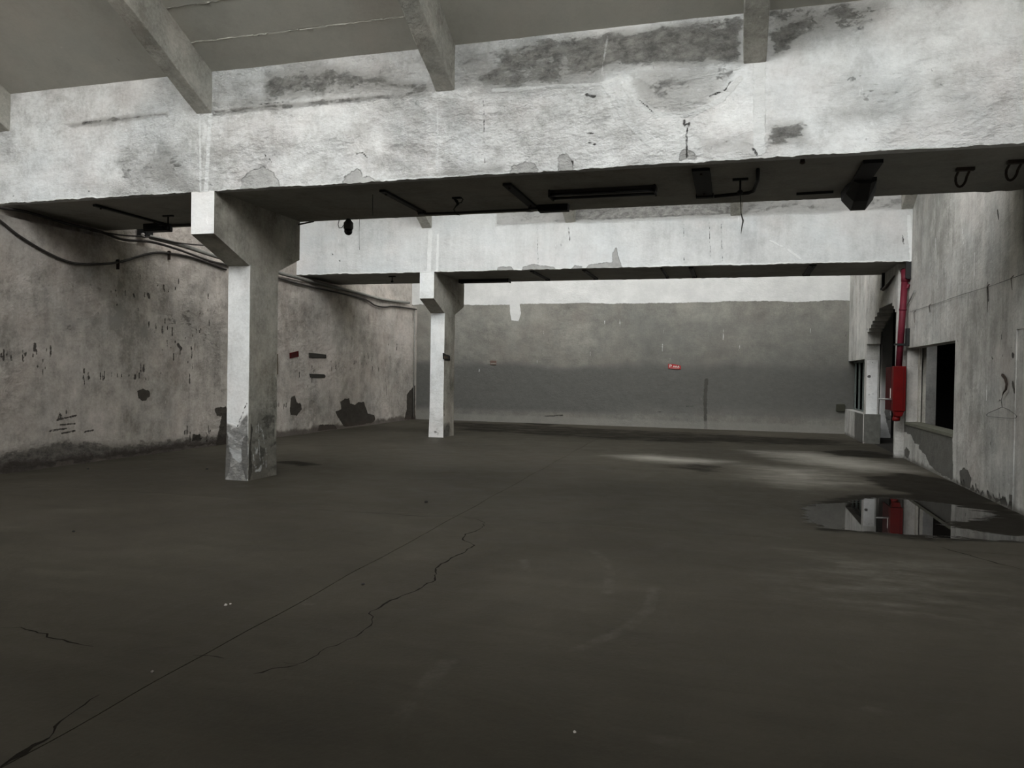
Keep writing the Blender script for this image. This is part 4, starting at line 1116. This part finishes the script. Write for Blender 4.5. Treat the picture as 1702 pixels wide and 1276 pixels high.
# ================================================================== FIRE PIPE AND CABINET (right)
e = empty('fire_riser', (3.19, 16.93, 1.87))
b = MB(); b.tube([(3.265, 16.93, 3.66), (3.19, 16.93, 1.868)], .062, 14); attach(b.build('pipe', M_PIPE, smooth=True), e)
b = MB(); b.tube([(3.268, 16.93, 3.56), (3.270, 16.93, 3.64), (3.271, 16.95, 3.70), (3.275, 17.02, 3.76), (3.28, 17.15, 3.80)], [.075, .078, .076, .07, .065], 14); attach(b.build('elbow', M_PIPE, smooth=True), e)
b = MB(); b.tube([(3.236, 16.93, 2.98 + .0), (3.238, 16.93, 3.02)], .07, 14); attach(b.build('coupling', M_PIPE, smooth=True), e)
b = MB(); b.tube([(3.30, 16.90, 3.42), (3.33, 16.9, 3.5)], .03, 8); attach(b.build('stub', M_PIPE), e)
b = MB(); b.prism([(3.10, 16.85), (3.32, 16.85), (3.32, 17.01), (3.285, 17.01), (3.285, 16.865), (3.125, 16.865), (3.125, 17.01), (3.10, 17.01)], 2, 2.28, 2.32); attach(b.build('pipe_bracket', M_BLACK), e)
tag(e, 'crimson fire riser pipe running from far beam down to cabinet', 'pipe')
e = empty('fire_cabinet', (3.185, 17.2, .97))
b = MB(); b.box(3.075, 3.305, 16.82, 17.0, .97, 1.865); b.prism([(3.09, .97), (3.29, .97), (3.25, .86), (3.13, .86)], 1, 16.84, 16.99)
attach(b.build('cabinet_body', M_RED, bevel=.006), e)
b = MB(); b.box(3.07, 3.10, 17.01, 17.60, .97, 1.85); attach(b.build('door', M_REDD, bevel=.004), e)  # darker red holds the shade of the cabinet's side face
b = MB(); b.box(3.06, 3.072, 17.02, 17.06, 1.22, 1.42); attach(b.build('door_edge', M_WHITE), e)
b = MB(); b.box(3.255, 3.262, 16.812, 16.822, 1.0, 1.84); attach(b.build('seam', M_REDD), e)
b = MB(); b.tube([(3.19, 16.93, .99), (3.175, 16.93, .86), (3.165, 16.93, .80)], [.085, .07, .055], 14); b.lathe([(.02, .755), (.07, .77), (.075, .82), (.05, .86)], 3.165, 16.93, 14)
attach(b.build('valve_foot', M_RED, smooth=True), e)
b = MB(); b.tube([(3.08, 16.95, 1.19), (2.83, 16.95, 1.205)], .018, 8); attach(b.build('hose_stub', M_STEEL, smooth=True), e)
tag(e, 'bright red fire cabinet on the crimson pipe beside right window opening', 'cabinet')
# bracket and small tube near the ceiling
b = MB(); b.box(3.12, 3.20, 18.58, 18.64, 3.60, ZS + .01); b.box(3.10, 3.24, 18.55, 18.67, 3.58, 3.62)
tag(b.build('hanging_bracket', M_BLACK), 'black bracket under the far beam left of the crimson pipe', 'bracket')
conduit([(3.14, 18.55, 3.58), (3.16, 18.2, 3.62), (3.2, 17.6, 3.74), (3.24, 17.2, 3.78)], .035, 'dark tube from the black bracket to the crimson pipe', M_RUST)
b = MB(); b.box(3.25, 3.345, 16.79, 16.845, 3.62, ZS + .004); b.box(3.27, 3.345, 16.785, 16.85, 3.60, 3.64)
tag(b.build('corner_bracket', M_BLACK), 'black bracket in the corner above the crimson pipe', 'bracket')
b = MB(); y, z = PX(XR, [(1508, 562)])[0]; b.box(XR - .06, XR, 16.80, 16.92, 2.27, 2.62); b.box(XR - .065, XR - .06, 16.82, 16.9, 2.3, 2.58)
tag(b.build('switch_box', M_BLACK, bevel=.004), 'narrow black box on right wall just above window corner', 'box')
(ya, za), (yb_, zb) = PX(XR - .03, [(1504, 512), (1520, 483)])
conduit([(XR - .03, ya - .1, za), (XR - .03, yb_, zb)], .012, 'thin diagonal rod on right wall beside the crimson pipe', M_STEEL, 'rod', 'brace_rod')
P = PX(XR - .02, [(1512, 518), (1545, 508), (1600, 489), (1650, 474), (1702, 455)])
conduit([(XR - .02, y, z) for y, z in P], .004, 'thin wire stretched along the right wall above the window', M_WIRE, 'wire', 'stretched_wire', seg=5)
for k, (px, py, h) in enumerate(((1545, 508, .12), (1520, 519, .2), (1642, 476, .35), (1682, 462, .15))):
    y, z = PX(XR - .02, [(px, py)])[0]
    b = MB(); b.tube([(XR - .002, y, z + .03), (XR - .03, y, z), (XR - .012, y + .01, z - h)], [.006, .005, .002], 6)
    tag(b.build('rusty_peg', M_RUST), ['second', 'first', 'third', 'fourth'][k] + ' small rusty peg on the right wall wire, counting from the pipe', 'peg', 'pegs of the wall wire')
# rusty peg + clothes hanger
e = empty('clothes_hanger', (XR - .03, 11.3, 1.35))
yc, zc = PX(XR - .03, [(1666, 679)])[0]
def H(*pts): return [(XR - .03, y, z) for y, z in PX(XR - .03, pts)]
b = MB(); b.tube(H((1640.5, 688), (1643, 686), (1655, 681), (1664, 677), (1668, 677), (1677, 681), (1687, 688), (1690, 692), (1688, 695), (1680, 695), (1660, 693.5), (1642, 692), (1639.5, 690), (1640.5, 688)), .0035, 6); attach(b.build('wire_frame', M_WIRE), e)
b = MB(); b.tube(H((1665.5, 677), (1665, 671), (1664, 666), (1662, 664), (1660.5, 667)), .0035, 6); b.tube(H((1664, 666), (1666, 658), (1669, 650)), .003, 6); attach(b.build('hook', M_WIRE), e)
tag(e, 'thin wire clothes hanger hanging on the right wall', 'hanger')
b = MB(); b.tube([(XR - .0, *PX(XR, [(1666, 622)])[0]), *[(XR - .045, y, z) for y, z in PX(XR - .045, [(1667, 624), (1671, 629), (1673, 638), (1672, 647), (1668, 652), (1666, 657)])]], [.012, .02, .017, .014, .014, .010, .004], 8)
tag(b.build('cable_stump', M_RUST, smooth=True), 'stiff dark cable stump sticking out above the wire hanger', 'cable')

# ================================================================== RUBBLE
rs = np.random.RandomState(12)
for i, (px, py, r, m, lab) in enumerate((
        (708, 835, .022, M_PEBD, 'dark pebble right of the big column, beyond the floor crack'), (375, 1006, .010, M_WHITE, 'white chip left of the long floor joint'), (383, 1004, .007, M_WHITE, 'tiny white chip beside the larger white chip on left floor'),
        (603, 972, .012, M_PEBD, 'dark pebble between the floor joint and the jagged crack'), (122, 884, .014, M_PEBD, 'dark pebble on the far left of the floor'),
        (253, 1117, .009, M_PEB, 'pale pebble left of the joint near the lower left'), (955, 1217, .007, M_WHITE, 'white speck on the floor at the bottom middle'),
        (146, 780, .02, M_PEBD, 'dark pebble by the foot of the left wall'), (344, 780, .02, M_PEBD, 'dark pebble just left of the big column base'),
        (1436, 737, .03, M_PEB, 'pale rubble bit at the foot of the low grey block'))):
    x, y = onZ(px, py, 0); b = MB()
    th = np.linspace(0, 2 * math.pi, 8, endpoint=False); v = []
    for zz, k in ((0, .8), (r * .6, 1), (r * 1.1, .5)):
        for t in th: v.append((x + r * k * math.cos(t) * (1 + .25 * rs.randn()), y + r * k * math.sin(t) * (1 + .25 * rs.randn()), zz + (0 if zz == 0 else .1 * r * rs.randn())))
    f = [(i_ * 8 + k, i_ * 8 + (k + 1) % 8, (i_ + 1) * 8 + (k + 1) % 8, (i_ + 1) * 8 + k) for i_ in range(2) for k in range(8)] + [tuple(range(8))[::-1], tuple(range(16, 24))]
    b.add(v, f); tag(b.build('pebble', m), lab, 'pebble', 'bits of rubble on the floor')
